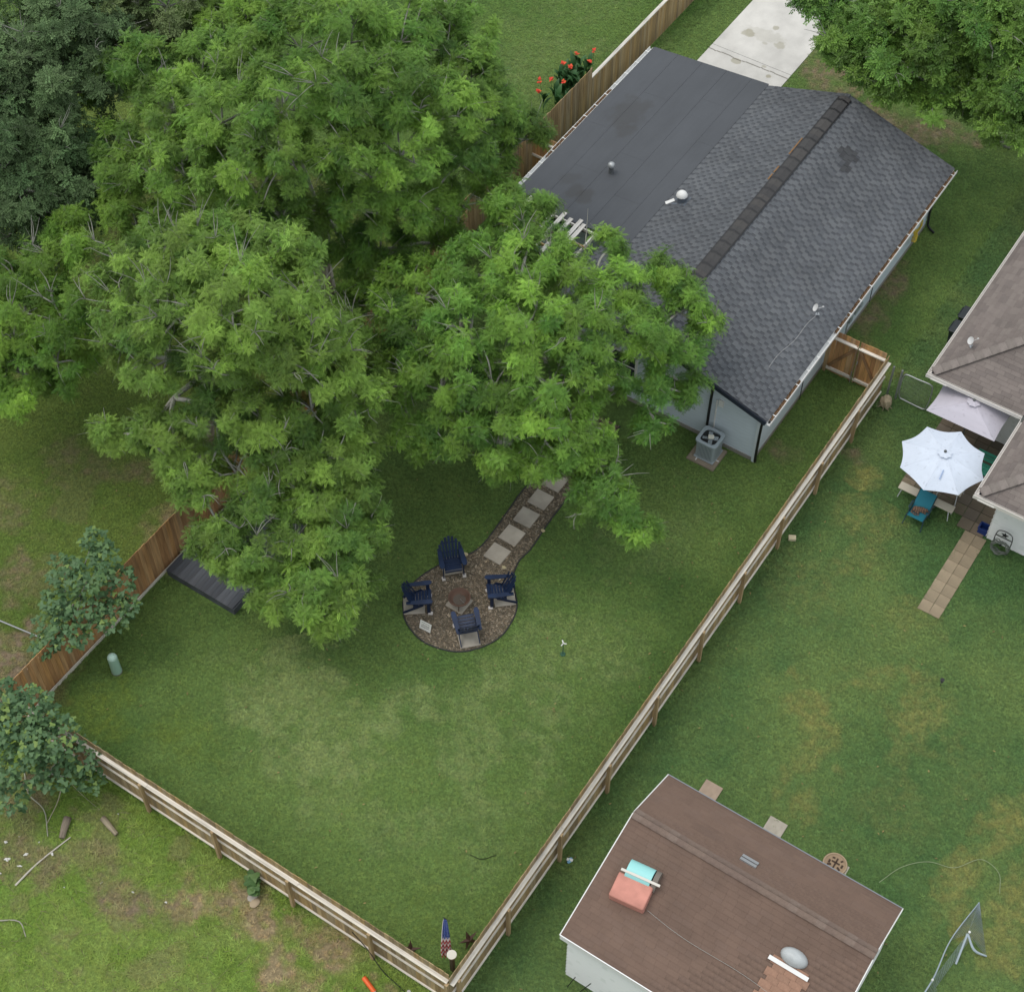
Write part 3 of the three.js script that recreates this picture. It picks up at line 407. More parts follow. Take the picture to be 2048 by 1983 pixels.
fence('long wooden fence between the lawn and the right neighbour', [-9.44, -11.62], [-9.44, -34.8], { side: 1, posts: [.2, 2.3, 4.65, 6.95, 9.35, 11.75, 14.05, 16.3, 18.65, 21] });
fence('wooden fence along the near end of the yard, bleached rail on top', [-23.5, -11.7], [-9.5, -11.7], { side: 1, posts: [.1, 2.3, 4.6, 6.95, 9.3, 11.75, 14.0] });
fence('reddish wooden fence on the left, beside the black deck', [-23.5, -11.75], [-23.55, -33], { side: -1, mats: picketRed, kick: true, top: 1.6, cap: .05, rails: [.3, .95], posts: [1, 3.4, 5.8, 8.2, 10.6, 13, 15.4, 17.8] }).children.forEach(c => { if (c.name === 'kick_board') c.position.z = .03; else if (c.name === 'rail' || c.name === 'post') c.position.z = -Math.abs(c.position.z); });
fence('tall wooden fence beside the flat roof and red flowers', [-23.9, -33], [-23.95, -41.25], { side: -1, posts: [1, 3.4, 5.8, 8] });
fence('low wooden fence with white cap rail, next to the driveway grass', [-23.95, -41.28], [-23.98, -54], { side: -1, geos: pgLow, top: 1.35, cap: .12, capM: capWhite, rails: [.3], posts: [.1, 2.5, 4.9, 7.3, 9.7] });
{ // double gate with Z braces
  const g = thing('wooden_gate', 'brown double gate with two diagonal braces by the house corner', 'gate', [-11.35, 0, -34.8]);
  const leaf = (x0, x1, dia) => { const n = Math.round((x1 - x0) / .14); for (let k = 0; k < n; k++) { const p = part(g, 'plank', pg[k % 4], picketRed[Math.floor(R() * 6)]); p.position.set(x0 + (k + .5) * (x1 - x0) / n, .935 + (R() - .5) * .02, -.02); }
    part(g, 'rail', box(x1 - x0, .045, .1, (x0 + x1) / 2, 1.6, .05, 0, 0, 0, x0), railM); part(g, 'rail', box(x1 - x0, .09, .06, (x0 + x1) / 2, .22, .03, 0, 0, 0, x1), railM);
    const [xa, ya, xb, yb] = dia, l = Math.hypot(xb - xa, yb - ya); part(g, 'brace', box(l, .09, .04, (xa + xb) / 2, (ya + yb) / 2, .025, 0, 0, Math.atan2(yb - ya, xb - xa), xa), mat([.34, .2, .1], .9, { map: woodMapX })); };
  leaf(.06, .93, [.12, .3, .88, 1.5]); leaf(.97, 1.83, [1.02, 1.5, 1.72, .3]);
  for (const x of [.9, 1.0]) part(g, 'stile', box(.05, 1.55, .05, x, .85, .03, 0, 0, 0, x), mat([.36, .25, .15], .9, { map: woodMap }));
  part(g, 'post', box(.1, 1.75, .1, 0, .875, 0), postM); part(g, 'drop_rod', merge([cyl(.012, .012, .5, 6, .92, .3, .08), box(.03, .12, .03, 1.02, 1.0, .07)]), galv);
}
{ // side gate between tall fence and flat roof
  const g = thing('wooden_gate', 'small brown gate between the tall fence and the flat roof', 'gate', [-23.85, 0, -37.3]);
  for (let k = 0; k < 11; k++) { const p = part(g, 'plank', pg[k % 4], picketRed[Math.floor(R() * 6)]); p.position.set(.08 + k * .142, .93 + (R() - .5) * .02, 0); }
  part(g, 'rail', box(1.05, .06, .08, .56, 1.6, .05), capWhite); part(g, 'rail', box(.5, .06, .08, 1.36, 1.57, .05), capWhite); part(g, 'rail', box(1.58, .08, .05, .8, .9, .035), railM); part(g, 'post', box(.09, 1.66, .09, 1.1, .83, .06), postM);
}
{ // chain-link gate at the neighbour's side
  const g = thing('chain_link_gate', 'grey chain link gate beside the end of the long fence', 'gate', [-9.25, 0, -34.95]);
  for (const x of [0, .28]) part(g, 'post', tube([V3(x, 0, 0), V3(x, 1.3, 0)], [.035, .035], 8), galv);
  part(g, 'frame', tube([V3(.42, .12, 0), V3(.36, .3, 0), V3(.36, 1.1, 0), V3(.42, 1.2, 0), V3(.8, 1.22, 0), V3(1.25, 1.22, 0), V3(1.3, 1.1, 0), V3(1.3, .3, 0), V3(1.25, .12, 0), V3(.8, .1, 0), V3(.42, .12, 0)], [.022, .022], 7, 4), galv);
  const ws = []; for (let k = -14; k < 20; k++) for (const s of [1, -1]) { let x0 = .38 + k * .065, pts = []; for (let t = 0; t <= 1.001; t += .04) { const x = s > 0 ? x0 + t * 1.05 : x0 + 1.05 - t * 1.05, y = .13 + t * 1.05; if (x > .37 && x < 1.29) pts.push(V3(x, y, s * .003)); } if (pts.length > 1) ws.push(tube([pts[0], pts[pts.length - 1]], [.0025, .0025], 3)); }
  part(g, 'wire_mesh', merge(ws), galv, 'stuff');
}
// ---------- air conditioner ----------
single('concrete_pad', 'square tan concrete pad under the air conditioner', 'pad', rbox(.92, .08, .88, .012, -12.7, .04, -29.78), mat([.3, .255, .2], .95, { map: concMap }));
{
  const a = thing('air_conditioner', 'grey outdoor air conditioner with fan on top', 'air conditioner', [-12.68, .08, -29.82]), gm = mat([.33, .39, .43], .45), dk = mat([.02, .022, .025], .5);
  part(a, 'core', rbox(.56, .68, .56, .07, 0, .38, 0), dk);
  const lg = [], side = (n, fx) => { for (let k = 0; k < n; k++) fx(k); }; const rr = .345;
  for (let k = 0; k < 56; k++) { const t = k / 56 * 4, s = Math.floor(t), u = (t - s) * 2 - 1, q = .3, e = [[u, 1], [1, -u], [-u, -1], [-1, u]][s]; const p = 6, n = Math.pow(Math.pow(Math.abs(e[0]), p) + Math.pow(Math.abs(e[1]), p), 1 / p); const x = e[0] / n * .315, z = e[1] / n * .315; const lv = part(a, 'louver', louvG(), gm); lv.position.set(x, .38, z); lv.rotation.y = Math.atan2(e[0] / n * Math.pow(Math.abs(e[0] / n), 4), e[1] / n * Math.pow(Math.abs(e[1] / n), 4)); }
  function louvG() { return louvG.g || (louvG.g = box(.03, .66, .012)); }
  const ring = new THREE.Shape(), sq = (s, r, w) => { s.moveTo(-w + r, -w); s.lineTo(w - r, -w); s.quadraticCurveTo(w, -w, w, -w + r); s.lineTo(w, w - r); s.quadraticCurveTo(w, w, w - r, w); s.lineTo(-w + r, w); s.quadraticCurveTo(-w, w, -w, w - r); s.lineTo(-w, -w + r); s.quadraticCurveTo(-w, -w, -w + r, -w); return s; };
  sq(ring, .12, .34); ring.holes.push(sq(new THREE.Path(), .16, .265));
  part(a, 'top_ring', xf(new THREE.ExtrudeGeometry(ring, { depth: .05, bevelEnabled: true, bevelSize: .012, bevelThickness: .012, bevelSegments: 2, curveSegments: 8 }), 0, .73, 0, -Math.PI / 2), gm);
  part(a, 'base_pan', rbox(.66, .06, .66, .02, 0, .03, 0), gm);
  const fan = part(a, 'fan', cyl(.05, .05, .08, 12, 0, .74, 0), dk); for (let k = 0; k < 4; k++) { const b = part(fan, 'blade', rbox(.2, .01, .14, .004, .14, 0, 0, .35, 0, 0), mat([.36, .42, .46], .5)); b.position.set(0, .735, 0); b.rotation.y = k * 1.571 + .4; }
  part(a, 'motor_cover', rbox(.17, .04, .15, .01, .02, .8, 0, 0, .5, 0), mat([.68, .68, .6], .5));
  const wg = []; for (let k = 1; k < 6; k++) wg.push(xf(new THREE.TorusGeometry(k * .048, .003, 4, 24), 0, .79, 0, Math.PI / 2)); part(a, 'fan_guard', merge(wg), black);
  for (const [x, z, r] of [[-.2, .36, 0], [.36, .1, 1.57], [-.38, -.1, 1.57]]) part(a, 'anchor_strap', box(.03, .012, .12, x, .008, z, 0, r, 0), whiteP);
}
// ---------- fire pit, chairs, pavers ----------
const fade = dataTex(128, 128, (u, v) => { const l = .85 + .5 * (perNoise(u, v, 4, 4, 4) - .5); return [l, l, l]; }), navy = mat([.01, .026, .075], .45, { map: fade }), navyD = mat([.008, .021, .062], .45, { map: fade });
function chairParts() {
  const c = new THREE.Group(); const sl = (w, t, d, r = .008) => new RoundedBoxGeometry(w, t, d, 2, r);
  // seat: six slats sloping down to the back, the first one rolled over the front edge
  const sg = sl(.5, .02, .078);
  for (let k = 0; k < 6; k++) { const m = part(c, 'seat_slat', sg, navy); m.position.set(0, .375 - k * .026, .3 - k * .086); m.rotation.x = -.3; } const fr = part(c, 'seat_slat', sl(.5, .09, .022), navy); fr.position.set(0, .325, .345); fr.rotation.x = .2;
  // back: seven slats fanned to a rounded top
  for (let k = -3; k <= 3; k++) { const len = .76 - Math.abs(k) ** 1.7 * .032, m = part(c, 'back_slat', sl(.072, len, .018), k % 2 ? navyD : navy); const g = new THREE.Matrix4().makeRotationX(-.42).multiply(new THREE.Matrix4().makeTranslation(k * .066, 0, Math.abs(k) * Math.abs(k) * -.0 + .006 * k * k)).multiply(new THREE.Matrix4().makeRotationZ(-k * .032)).multiply(new THREE.Matrix4().makeTranslation(k * .012, len / 2, 0)); m.applyMatrix4(new THREE.Matrix4().makeTranslation(0, .26, -.14).multiply(g)); }
  for (const y of [.22, .52]) { const m = part(c, 'back_rail', sl(.5, .05, .02), navyD); m.applyMatrix4(new THREE.Matrix4().makeTranslation(0, .26, -.16).multiply(new THREE.Matrix4().makeRotationX(-.42)).multiply(new THREE.Matrix4().makeTranslation(0, y, -.012))); }
  for (const s of [-1, 1]) {
    const sh = new THREE.Shape(); const ap = [[-.05, -.36], [-.066, -.15], [-.068, .1], [-.065, .26], [-.045, .34], [.01, .37], [.06, .34], [.075, .24], [.062, .05], [.045, -.2], [.03, -.36]].map(q => new THREE.Vector2(q[0] * s, q[1])); if (s < 0) ap.reverse(); sh.setFromPoints(ap);
    const ag = new THREE.ExtrudeGeometry(sh, { depth: .018, bevelEnabled: true, bevelSize: .006, bevelThickness: .005, bevelSegments: 2, curveSegments: 6 }); ag.rotateX(Math.PI / 2); const ar = part(c, 'armrest', ag, navy); ar.position.set(s * .315, .585, .02); ar.rotation.x = -.06; 
    const fl = part(c, 'front_leg', sl(.03, .575, .1), navyD); fl.position.set(s * .29, .287, .27);
    const rl = part(c, 'rear_leg', sl(.028, .085, .64), navyD); rl.position.set(s * .262, .185, -.17); rl.rotation.x = -.52;
    const br = part(c, 'arm_brace', sl(.02, .16, .07), navyD); br.position.set(s * .34, .49, .27);
    const up = part(c, 'arm_support', sl(.03, .05, .06), navyD); up.position.set(s * .275, .565, -.28);
  }
  return c;
}
{
  const pit = [-15.87, -21.32], proto = chairParts(); let first = true;
  const spots = [[-16.72, -22.16, 'blue Adirondack chair nearest the stepping stones and the tree', 0], [-15.02, -22.08, 'blue Adirondack chair on the right of the fire pit, on a stained stone', 1], [-15.12, -20.6, 'blue Adirondack chair nearest the open lawn, back to the camera', 2], [-16.78, -20.62, 'blue Adirondack chair on the left of the fire pit, behind the white sign', 3]];
  const stL = ['stone slab under the chair nearest the tree', 'stained stone slab under the right hand chair', 'pale stone slab under the chair with its back to the camera', 'stone slab under the left hand chair'];
  for (const [x, z, label, k] of spots) {
    const t = Math.atan2(pit[0] - x, pit[1] - z), c = first ? proto : proto.clone(); first = false; c.name = numbered('adirondack_chair'); c.position.set(x, .062, z); c.rotation.y = t; scene.add(c); meta(c, label, 'chair', 'blue chairs around the fire pit');
    const s = rbox(.58, .05, .6, .012, 0, 0, 0); const st = single('paver', stL[k], 'paver', s, stoneM[k % 3], 'stone slabs under the chairs'); const off = [-.1, -.12, -.16, -.14][k]; st.position.set(x + Math.sin(t) * off, .037, z + Math.cos(t) * off); st.rotation.y = t;
    for (const sd of [-1, 1]) { const b = single('brick', 'small white block under the ' + (sd > 0 ? 'left' : 'right') + ' front leg of the ' + ['chair nearest the tree', 'right hand chair', 'nearest chair', 'left hand chair'][k], 'brick', rbox(.1, .05, .13, .008), mat([.55, .52, .5], .9), 'white blocks under the chair legs'); b.position.set(x + Math.sin(t) * .31 + Math.cos(t) * .3 * sd, .037, z + Math.cos(t) * .31 - Math.sin(t) * .3 * sd); b.rotation.y = t + (R() - .5) * .3; }
  }
  single('paver', 'tan square stone slab under the rusty fire pit', 'paver', rbox(.56, .05, .56, .012, -15.88, .037, -21.3), stoneM[0]);
  const rust = mat([.105, .06, .042], .75, { map: dataTex(256, 256, (u, v) => { const l = .6 + 1.2 * perNoise(u, v, 6, 6, 4), w = perNoise(u, v, 11, 11, 3); return [l, l * (.9 + .3 * w), l * (.85 + .35 * w)]; }) }), f = thing('fire_pit', 'rusty round steel fire pit bowl in the middle of the chairs', 'fire pit', [-15.85, .062, -21.28]);
  const pr = []; for (let k = 0; k <= 10; k++) { const a = k / 10 * 1.25; pr.push(new THREE.Vector2(Math.sin(a) * .31, .41 - Math.cos(a) * .3)); } for (let k = 10; k >= 0; k--) { const a = k / 10 * 1.25; pr.push(new THREE.Vector2(Math.sin(a) * .3, .42 - Math.cos(a) * .29)); }
  part(f, 'bowl', new THREE.LatheGeometry(pr, 32), rust); part(f, 'rim', xf(new THREE.TorusGeometry(.305, .016, 8, 36), 0, .32, 0, Math.PI / 2), rust);
  for (let k = 0; k < 3; k++) { const a = k * 2.094 + .5; part(f, 'leg', tube([V3(Math.sin(a) * .2, .2, Math.cos(a) * .2), V3(Math.sin(a) * .27, 0, Math.cos(a) * .27)], [.016, .014], 6), rust); }
  const ash = new THREE.CircleGeometry(.2, 20); ash.rotateX(-Math.PI / 2); ash.translate(0, .19, 0); part(f, 'ash', ash, mat([.09, .075, .062], 1)); part(f, 'poker', tube([V3(.02, .24, .0), V3(.24, .35, .1)], [.008, .006], 5), mat([.35, .34, .33], .5, { metalness: .5 }));
  part(f, 'grate', tube([V3(-.05, .22, -.12), V3(.16, .33, -.2)], [.006, .006], 5), rust);
}
{ // little white sign with handwriting, leaning back on its stake
  const cv = document.createElement('canvas'); cv.width = 256; cv.height = 192; const c = cv.getContext('2d'); c.fillStyle = '#dcdcd8'; c.fillRect(0, 0, 256, 192); c.strokeStyle = '#2a3338'; c.lineWidth = 4;
  for (let r = 0; r < 2; r++) { c.beginPath(); for (let k = 0; k <= 60; k++) { const x = 40 + k * 3 - r * 6, y = 86 + r * 42 + Math.sin(k * .9 + r) * 11 * (k % 13 > 2 ? 1 : 2) + Math.sin(k * .33) * 5; k ? c.lineTo(x, y) : c.moveTo(x, y); } c.stroke(); }
  c.fillStyle = '#3a4246'; c.fillRect(30, 28, 190, 7);
  const tx = new THREE.CanvasTexture(cv); tx.colorSpace = THREE.SRGBColorSpace; const s = thing('garden_sign', 'small white sign with dark handwriting in the mulch', 'sign', [-16.15, .012, -20.05], .05);
  const w = mat([.66, .66, .64], .6), g = new THREE.BoxGeometry(.36, .3, .012); xf(g, 0, .2, 0, -.3); part(s, 'board', g, [w, w, w, w, mat([1, 1, 1], .6, { map: tx }), w]); part(s, 'stake', merge([box(.02, .22, .02, -.12, .09, -.03, -.2), box(.02, .22, .02, .12, .09, -.03, -.2)]), w);
}
for (const [x, z, t] of [[-16.68, -22.78, 'pale lump of rock at the corner where path meets circle'], [-15.5, -23.0, 'yellowish lump of rock beside the nearest stepping stone'], [-15.28, -24.7, 'small pale pebble on the path edging']]) { const g = rough(new THREE.IcosahedronGeometry(.06, 2), .05, 14, x); g.scale(1.2, .7, .9); g.translate(x, .05, z); single('stone', t, 'stone', g, mat([.48, .42, .26], .95)); }
// ---------- small things in the main yard ----------
{ const s = thing('yard_spinner', 'white propeller spinner on a thin dark green stake in the lawn', 'spinner', [-12.55, 0, -21.5]); const gm = mat([.02, .09, .06], .6);
  part(s, 'stake', merge([cyl(.012, .012, .55, 6, 0, .275, 0), cyl(.07, .08, .03, 10, 0, .015, 0)]), gm); for (let k = 0; k < 3; k++) { const b = part(s, 'blade', rbox(.15, .01, .05, .004, .08, 0, 0, .4, 0, 0), whiteP); b.position.set(0, .57, 0); b.rotation.set(.5, k * 2.094 + .3, 0); b.scale.setScalar(.62); } part(s, 'hub', xf(new THREE.SphereGeometry(.02, 10, 8), 0, .575, 0), whiteP); }
{ const s = thing('utility_pedestal', 'pale green cylindrical utility pedestal near the left fence', 'pedestal', [-22.42, 0, -14.3]); const m = mat([.33, .52, .43], .55);
  part(s, 'body', cyl(.135, .145, .72, 24, 0, .36, 0), m); part(s, 'dome', xf(new THREE.SphereGeometry(.138, 24, 8, 0, 6.3, 0, 1.57), 0, .72, 0).scale(1, 1, 1), mat([.42, .6, .52], .5)).scale.set(1, 1, 1); part(s, 'base_flange', cyl(.15, .155, .05, 24, 0, .03, 0), mat([.16, .17, .13], .9)); }
{ // flag hanging in folds on its pole
  const cv = document.createElement('canvas'); cv.width = 256; cv.height = 512; const c = cv.getContext('2d');
  c.fillStyle = '#e6e1e0'; c.fillRect(0, 0, 256, 512); c.fillStyle = '#b32a3c'; for (let k = 0; k < 4; k++) c.fillRect(0, 300 + k * 60, 256, 30);
  for (let k = 0; k < 2; k++) c.fillRect(0, 268 + k * 0, 1, 1);
  c.fillStyle = '#24499b'; c.fillRect(20, 0, 236, 260); c.fillStyle = '#f4f4f4'; for (let j = 0; j < 9; j++) for (let i = 0; i < 6; i++) { const x = 44 + i * 36 + (j % 2) * 18, y = 22 + j * 27; c.beginPath(); for (let q = 0; q < 10; q++) { const a = q * .6283 - 1.571, r = q % 2 ? 4 : 9; c.lineTo(x + Math.cos(a) * r, y + Math.sin(a) * r); } c.fill(); }
  const tx = new THREE.CanvasTexture(cv); tx.colorSpace = THREE.SRGBColorSpace; const f = thing('flag', 'stars and stripes garden flag hanging on a thin pole', 'flag', [-10.42, 0, -12.82]);
  const g = grid(40, 30, (u, v) => { const w = .03 + .115 * Math.pow(v, .6) * (1 - .3 * sm(.85, 1, v)), a = u * 6.283 * 3.0, x = (u - .5) * w * 2, y = 1.74 - v * 1.25 - .05 * Math.cos(u * 19) * v; return V3(x + .02, y, .03 + v * .42 + Math.sin(a) * .03 * (.3 + v)); });
  const uv = g.attributes.uv; for (let i = 0; i < uv.count; i++) uv.setY(i, 1 - uv.getY(i)); xf(g, 0, 0, 0, 0, .6, 0); part(f, 'cloth', g, mat([1, 1, 1], .95, { map: tx })); part(f, 'pole', merge([cyl(.012, .014, 1.76, 8, 0, .88, 0), cyl(.01, .01, .2, 6, .06, 1.74, 0, 0, 0, 1.57)]), black); }
{ const s = thing('post_light', 'grey post with a round white cap in the fence corner', 'post', [-9.95, 0, -12.42]); part(s, 'post', box(.09, .92, .09, 0, .46, 0), mat([.2, .17, .13], .9, { map: woodMap })); part(s, 'cap', cyl(.12, .12, .05, 24, 0, .945, 0), mat([.7, .69, .62], .6)); }
for (const [x, z, r, l] of [[-11.05, -12.2, .5, 'dark metal star standing by the near fence'], [-10.0, -13.2, 1.2, 'dark metal star standing by the long right fence']]) {
  const s = thing('metal_star', l, 'star', [x, 0, z], r), P = [0, .02, .09], I = [], pos = [0, 0, .07, 0, 0, -.07], n = 5; for (let k = 0; k < 10; k++) { const a = k / 10 * 6.283 + 1.571, q = k % 2 ? .1 : .3; pos.push(Math.cos(a) * q, Math.sin(a) * q, 0); } for (let k = 0; k < 10; k++) { const a = 2 + k, b = 2 + (k + 1) % 10; I.push(0, a, b, 1, b, a); }
  let g = new THREE.BufferGeometry(); g.setAttribute('position', new THREE.Float32BufferAttribute(pos, 3)); g.setIndex(I); g = g.toNonIndexed(); g.computeVertexNormals(); g.setAttribute('uv', new THREE.Float32BufferAttribute(new Float32Array(g.attributes.position.count * 2), 2)); xf(g, 0, .235, 0, -.45, 0, 0); part(s, 'star', g, mat([.1, .06, .045], .6, { metalness: .4 })); part(s, 'stand', merge([cyl(.01, .01, .25, 6, .08, .12, -.06, .3), cyl(.01, .01, .25, 6, -.08, .12, -.06, .3)]), black); }
{ const p = thing('marker_pole', 'orange and white marker pole lying on the grass outside the near fence', 'pole', [0, 0, 0]); const a = V3(-11.62, .07, -11.05), b = V3(-10.2, .07, -10.55), d = b.clone().sub(a); const at = t => a.clone().addScaledVector(d, t); part(p, 'orange_band', tube([at(0), at(.3)], [.065, .06], 10), mat([.75, .13, .03], .5)); part(p, 'white_band', tube([at(.3), at(1)], [.04, .04], 8), mat([.6, .61, .6], .5)); }
single('stake', 'short grey stake by the near fence corner', 'stake', cyl(.05, .06, .3, 8, -10.45, .15, -11.3), mat([.42, .42, .4], .8));
single('cable', 'black cable sagging from the near fence to the grass', 'cable', tube([V3(-12.3, .9, -11.58), V3(-11.85, .5, -11.55), V3(-11.3, .1, -11.42), V3(-10.75, .03, -11.35), V3(-10.45, .05, -11.28)], [.012, .012], 5, 4), black);
single('cord', 'thin dark cord lying on the lawn near the flag', 'cord', tube([V3(-11.3, .03, -15.15), V3(-11, .035, -15.2), V3(-10.75, .03, -15.5)], [.008, .008], 4, 4), black);
{ // black deck boards by the left fence
  const d = thing('deck', 'low black plank deck beside the left fence, half under the tree', 'deck', [0, 0, 0]), dm = [[.1, .113, .138], [.125, .14, .168], [.085, .096, .12], [.14, .155, .185]].map(c => mat(c, .7, { map: woodMapX })), g = box(.196, .03, 3.4, 0, 0, 0, 0, 0, 0, .2);
  const dm2 = dm.map(m => { const q = m.clone(); q.map = woodMap; return q; }); for (let k = 0; k < 12; k++) { const p = part(d, 'plank', g, dm2[Math.floor(R() * 4)]); p.position.set(-23.24 + k * .2, .285 + (R() - .5) * .004, -19.2); p.rotation.x = (R() - .5) * .002; }
  part(d, 'rim_board', box(2.44, .24, .04, -22.12, .14, -17.53), dm[0]); part(d, 'rim_board', box(.04, .24, 3.3, -20.92, .14, -19.2), dm[0]); part(d, 'rim_board', box(.04, .24, 3.3, -23.32, .14, -19.2), dm[0]); }
{ // pergola of white planks by the flat roof
  const p = thing('pergola', 'white plank pergola at the near end of the flat roof', 'pergola', [0, 0, 0]), pw = mat([.88, .85, .8], .85, { map: woodMap }), yw = mat([.5, .36, .16], .85, { map: woodMapX }), g = box(.13, .04, 1.75);
  for (let k = 0; k < 8; k++) { const m = part(p, 'slat', g, pw); m.position.set(-21.6 + k * .3 + (k === 7 ? -.12 : 0), 2.66, -33.0 + (k % 2) * .12); }
  for (const z of [-33.62, -32.95, -32.35]) part(p, 'beam', box(2.9, .1, .05, -20.5, 2.58, z), z < -33.5 ? pw : yw); for (const [x, z] of [[-21.8, -32.35], [-19.2, -32.35]]) part(p, 'post', box(.1, 2.53, .1, x, 1.265, z), pw); for (const x of [-21.8, -19.2]) part(p, 'beam', box(.05, .1, 1.9, x, 2.48, -33.1), pw); }
{ // yellow hose coiled on the house wall
  const pts = []; for (let k = 0; k <= 90; k++) { const a = k / 90 * 6.283 * 6, r = .24 + .05 * Math.sin(k * .7); pts.push(V3(-11.3 + .05 * Math.sin(k * 1.7), 1.05 + Math.cos(a) * r * 1.9, -41.0 + Math.sin(a) * r)); }
  single('cord_coil', 'yellow cord coiled on the house wall under the gutter', 'cord', tube(pts, [.013, .013], 5, 2), mat([.62, .46, .05], .6)); }
function dish(label, x, y, z, turn, s = 1) { const d = thing('satellite_dish', label, 'satellite dish', [x, y, z], turn); const m = mat([.62, .63, .64], .45); part(d, 'mount', merge([box(.16, .02, .2, 0, .01, 0), tube([V3(0, 0, 0), V3(0, .3, -.02), V3(0, .42, -.1)], [.02, .02], 7, 2)]), galv);
  const pr = []; for (let k = 0; k <= 8; k++) pr.push(new THREE.Vector2(k / 8 * .2 + .0001, k * k / 64 * .05)); const g = new THREE.LatheGeometry(pr, 24); xf(g, 0, .46, -.12, -1.0, 0, 0); part(d, 'reflector', g, m).scale.setScalar(1); part(d, 'arm', merge([tube([V3(0, .4, -.1), V3(0, .5, .2)], [.012, .012], 6), box(.05, .05, .08, 0, .52, .22)]), m); d.scale.setScalar(.6); return d; }
dish('white satellite dish on the grey roof near the gutter', -11.75, 2.72, -34.3, 2.2); dish('white satellite dish on the brown roof corner at right', -7.35, 2.76, -35.6, 2.4);
single('block', 'cream block on the grass against the long fence', 'block', rbox(.22, .12, .16, .02, -9.12, .06, -28.45, 0, .5, 0), mat([.6, .53, .36], .9));
{ const b = thing('burlap_bundle', 'tan burlap bundle against the fence by the chain link gate', 'bundle', [-9.12, 0, -34.5]); const g = rough(new THREE.IcosahedronGeometry(.2, 4), .14, 9, 4); g.scale(1, 1.2, 1); g.translate(0, .19, 0); part(b, 'cloth', g, mat([.42, .35, .24], 1)); const s = []; for (let k = 0; k < 14; k++) { const a = R() * 6.28; s.push(tube([V3(Math.cos(a) * .1, .08, Math.sin(a) * .1), V3(Math.cos(a) * .26, .02, Math.sin(a) * .26)], [.02, .006], 4)); } part(b, 'tie', merge(s), mat([.45, .38, .27], 1)); }
{ const b = thing('toy_bird', 'small blue and white ornament on the grass by the shed', 'ornament', [-9.1, 0, -16.4]); const g = new THREE.SphereGeometry(.06, 12, 8); g.scale(1, .8, 1.6); g.translate(0, .07, 0); part(b, 'body', g, mat([.2, .42, .62], .6)); part(b, 'wing', rbox(.16, .012, .07, .004, 0, .11, 0, .1, .3, 0), whiteP); part(b, 'stake', cyl(.008, .008, .06, 6, 0, .03, 0), black); }
// ---------- neighbour's patio ----------
{
  const o = new THREE.Group(); o.name = 'patio'; o.userData.kind = 'structure'; scene.add(o); const pmP = [[.33, .27, .19], [.36, .295, .21], [.31, .255, .18]].map(c => mat(c, .95, { map: concMap })), pm = [[.2, .165, .125], [.23, .185, .14], [.175, .145, .112], [.25, .2, .15], [.19, .16, .13]].map(c => mat(c, .95, { map: concMap })), g = box(.395, .05, .395), g2 = box(.325, .05, .395);
  for (let i = 0; i < 7; i++) for (let j = 0; j < 9; j++) { const x = -7.2 + i * .41, z = -35 + j * .41; if (x > -4.6 || (z > -31.75 && x < -5.3) || (x < -5.6 && z > -32)) continue; const p = part(o, 'paver', g, pm[Math.floor(R() * 5)]); p.position.set(x, .006 + R() * .008, z); p.rotation.y = (R() - .5) * .03; }
  for (let j = 0; j < 8; j++) for (let i = 0; i < 2; i++) { const p = part(o, 'paver', g2, pmP[Math.floor(R() * 3)]); p.position.set(-4.88 + i * .335 - .02, .004 + R() * .008, -31.3 + j * .405); p.rotation.y = (R() - .5) * .04; }
}
const clothMap = dataTex(256, 256, (u, v) => { const l = .95 + .16 * (perNoise(u, v, 3, 6, 5) - .5) - .12 * sm(.66, .76, perNoise(u, v, 9, 9, 3)) - .1 * sm(.975, .99, u); return [l, l, l * 1.01]; });
function umbrella(label, x, z, hub, rim, ring, col, ribs) {     // canopy of one panel per rib gap, scalloped between ribs
  const u = thing('patio_umbrella', label, 'umbrella', [x, 0, z]), m = mat(col, .85, { map: clothMap }), n = ring.length, dk = mat([.09, .1, .1], .5);
  for (let k = 0; k < n; k++) { const A = ring[k], Bq = ring[(k + 1) % n]; const g = grid(8, 8, (s, t) => { const px = lerp(A[0], Bq[0], s), pz = lerp(A[1], Bq[1], s), sc = 1 - .055 * Math.sin(Math.PI * s) * t; const y = lerp(hub, rim, Math.pow(t, 1.08)) - .045 * Math.sin(Math.PI * s) * t; return V3(px * t * sc, y, pz * t * sc); }); part(u, 'canopy_panel', g, m); part(u, 'rib', tube([V3(0, hub - .03, 0), V3(A[0] * .5, lerp(hub, rim, .5) - .03, A[1] * .5), V3(A[0] * .985, rim - .012, A[1] * .985)], [.009, .007], 5, 2), dk); }
  const vg = grid(32, 2, (s, t) => { const a = s * 6.283, r = t * (.2 + .02 * Math.sin(a * 8)); return V3(Math.cos(a) * r, hub + .055 - t * .05 + .008 * Math.sin(a * 8) * t, Math.sin(a) * r); }); part(u, 'vent_cap', vg, m); part(u, 'finial', xf(new THREE.SphereGeometry(.045, 14, 8), 0, hub + .07, 0), dk); part(u, 'pole', cyl(.022, .022, hub, 10, 0, hub / 2, 0), dk); part(u, 'base', cyl(.2, .24, .1, 20, 0, .07, 0), dk); return u;
}
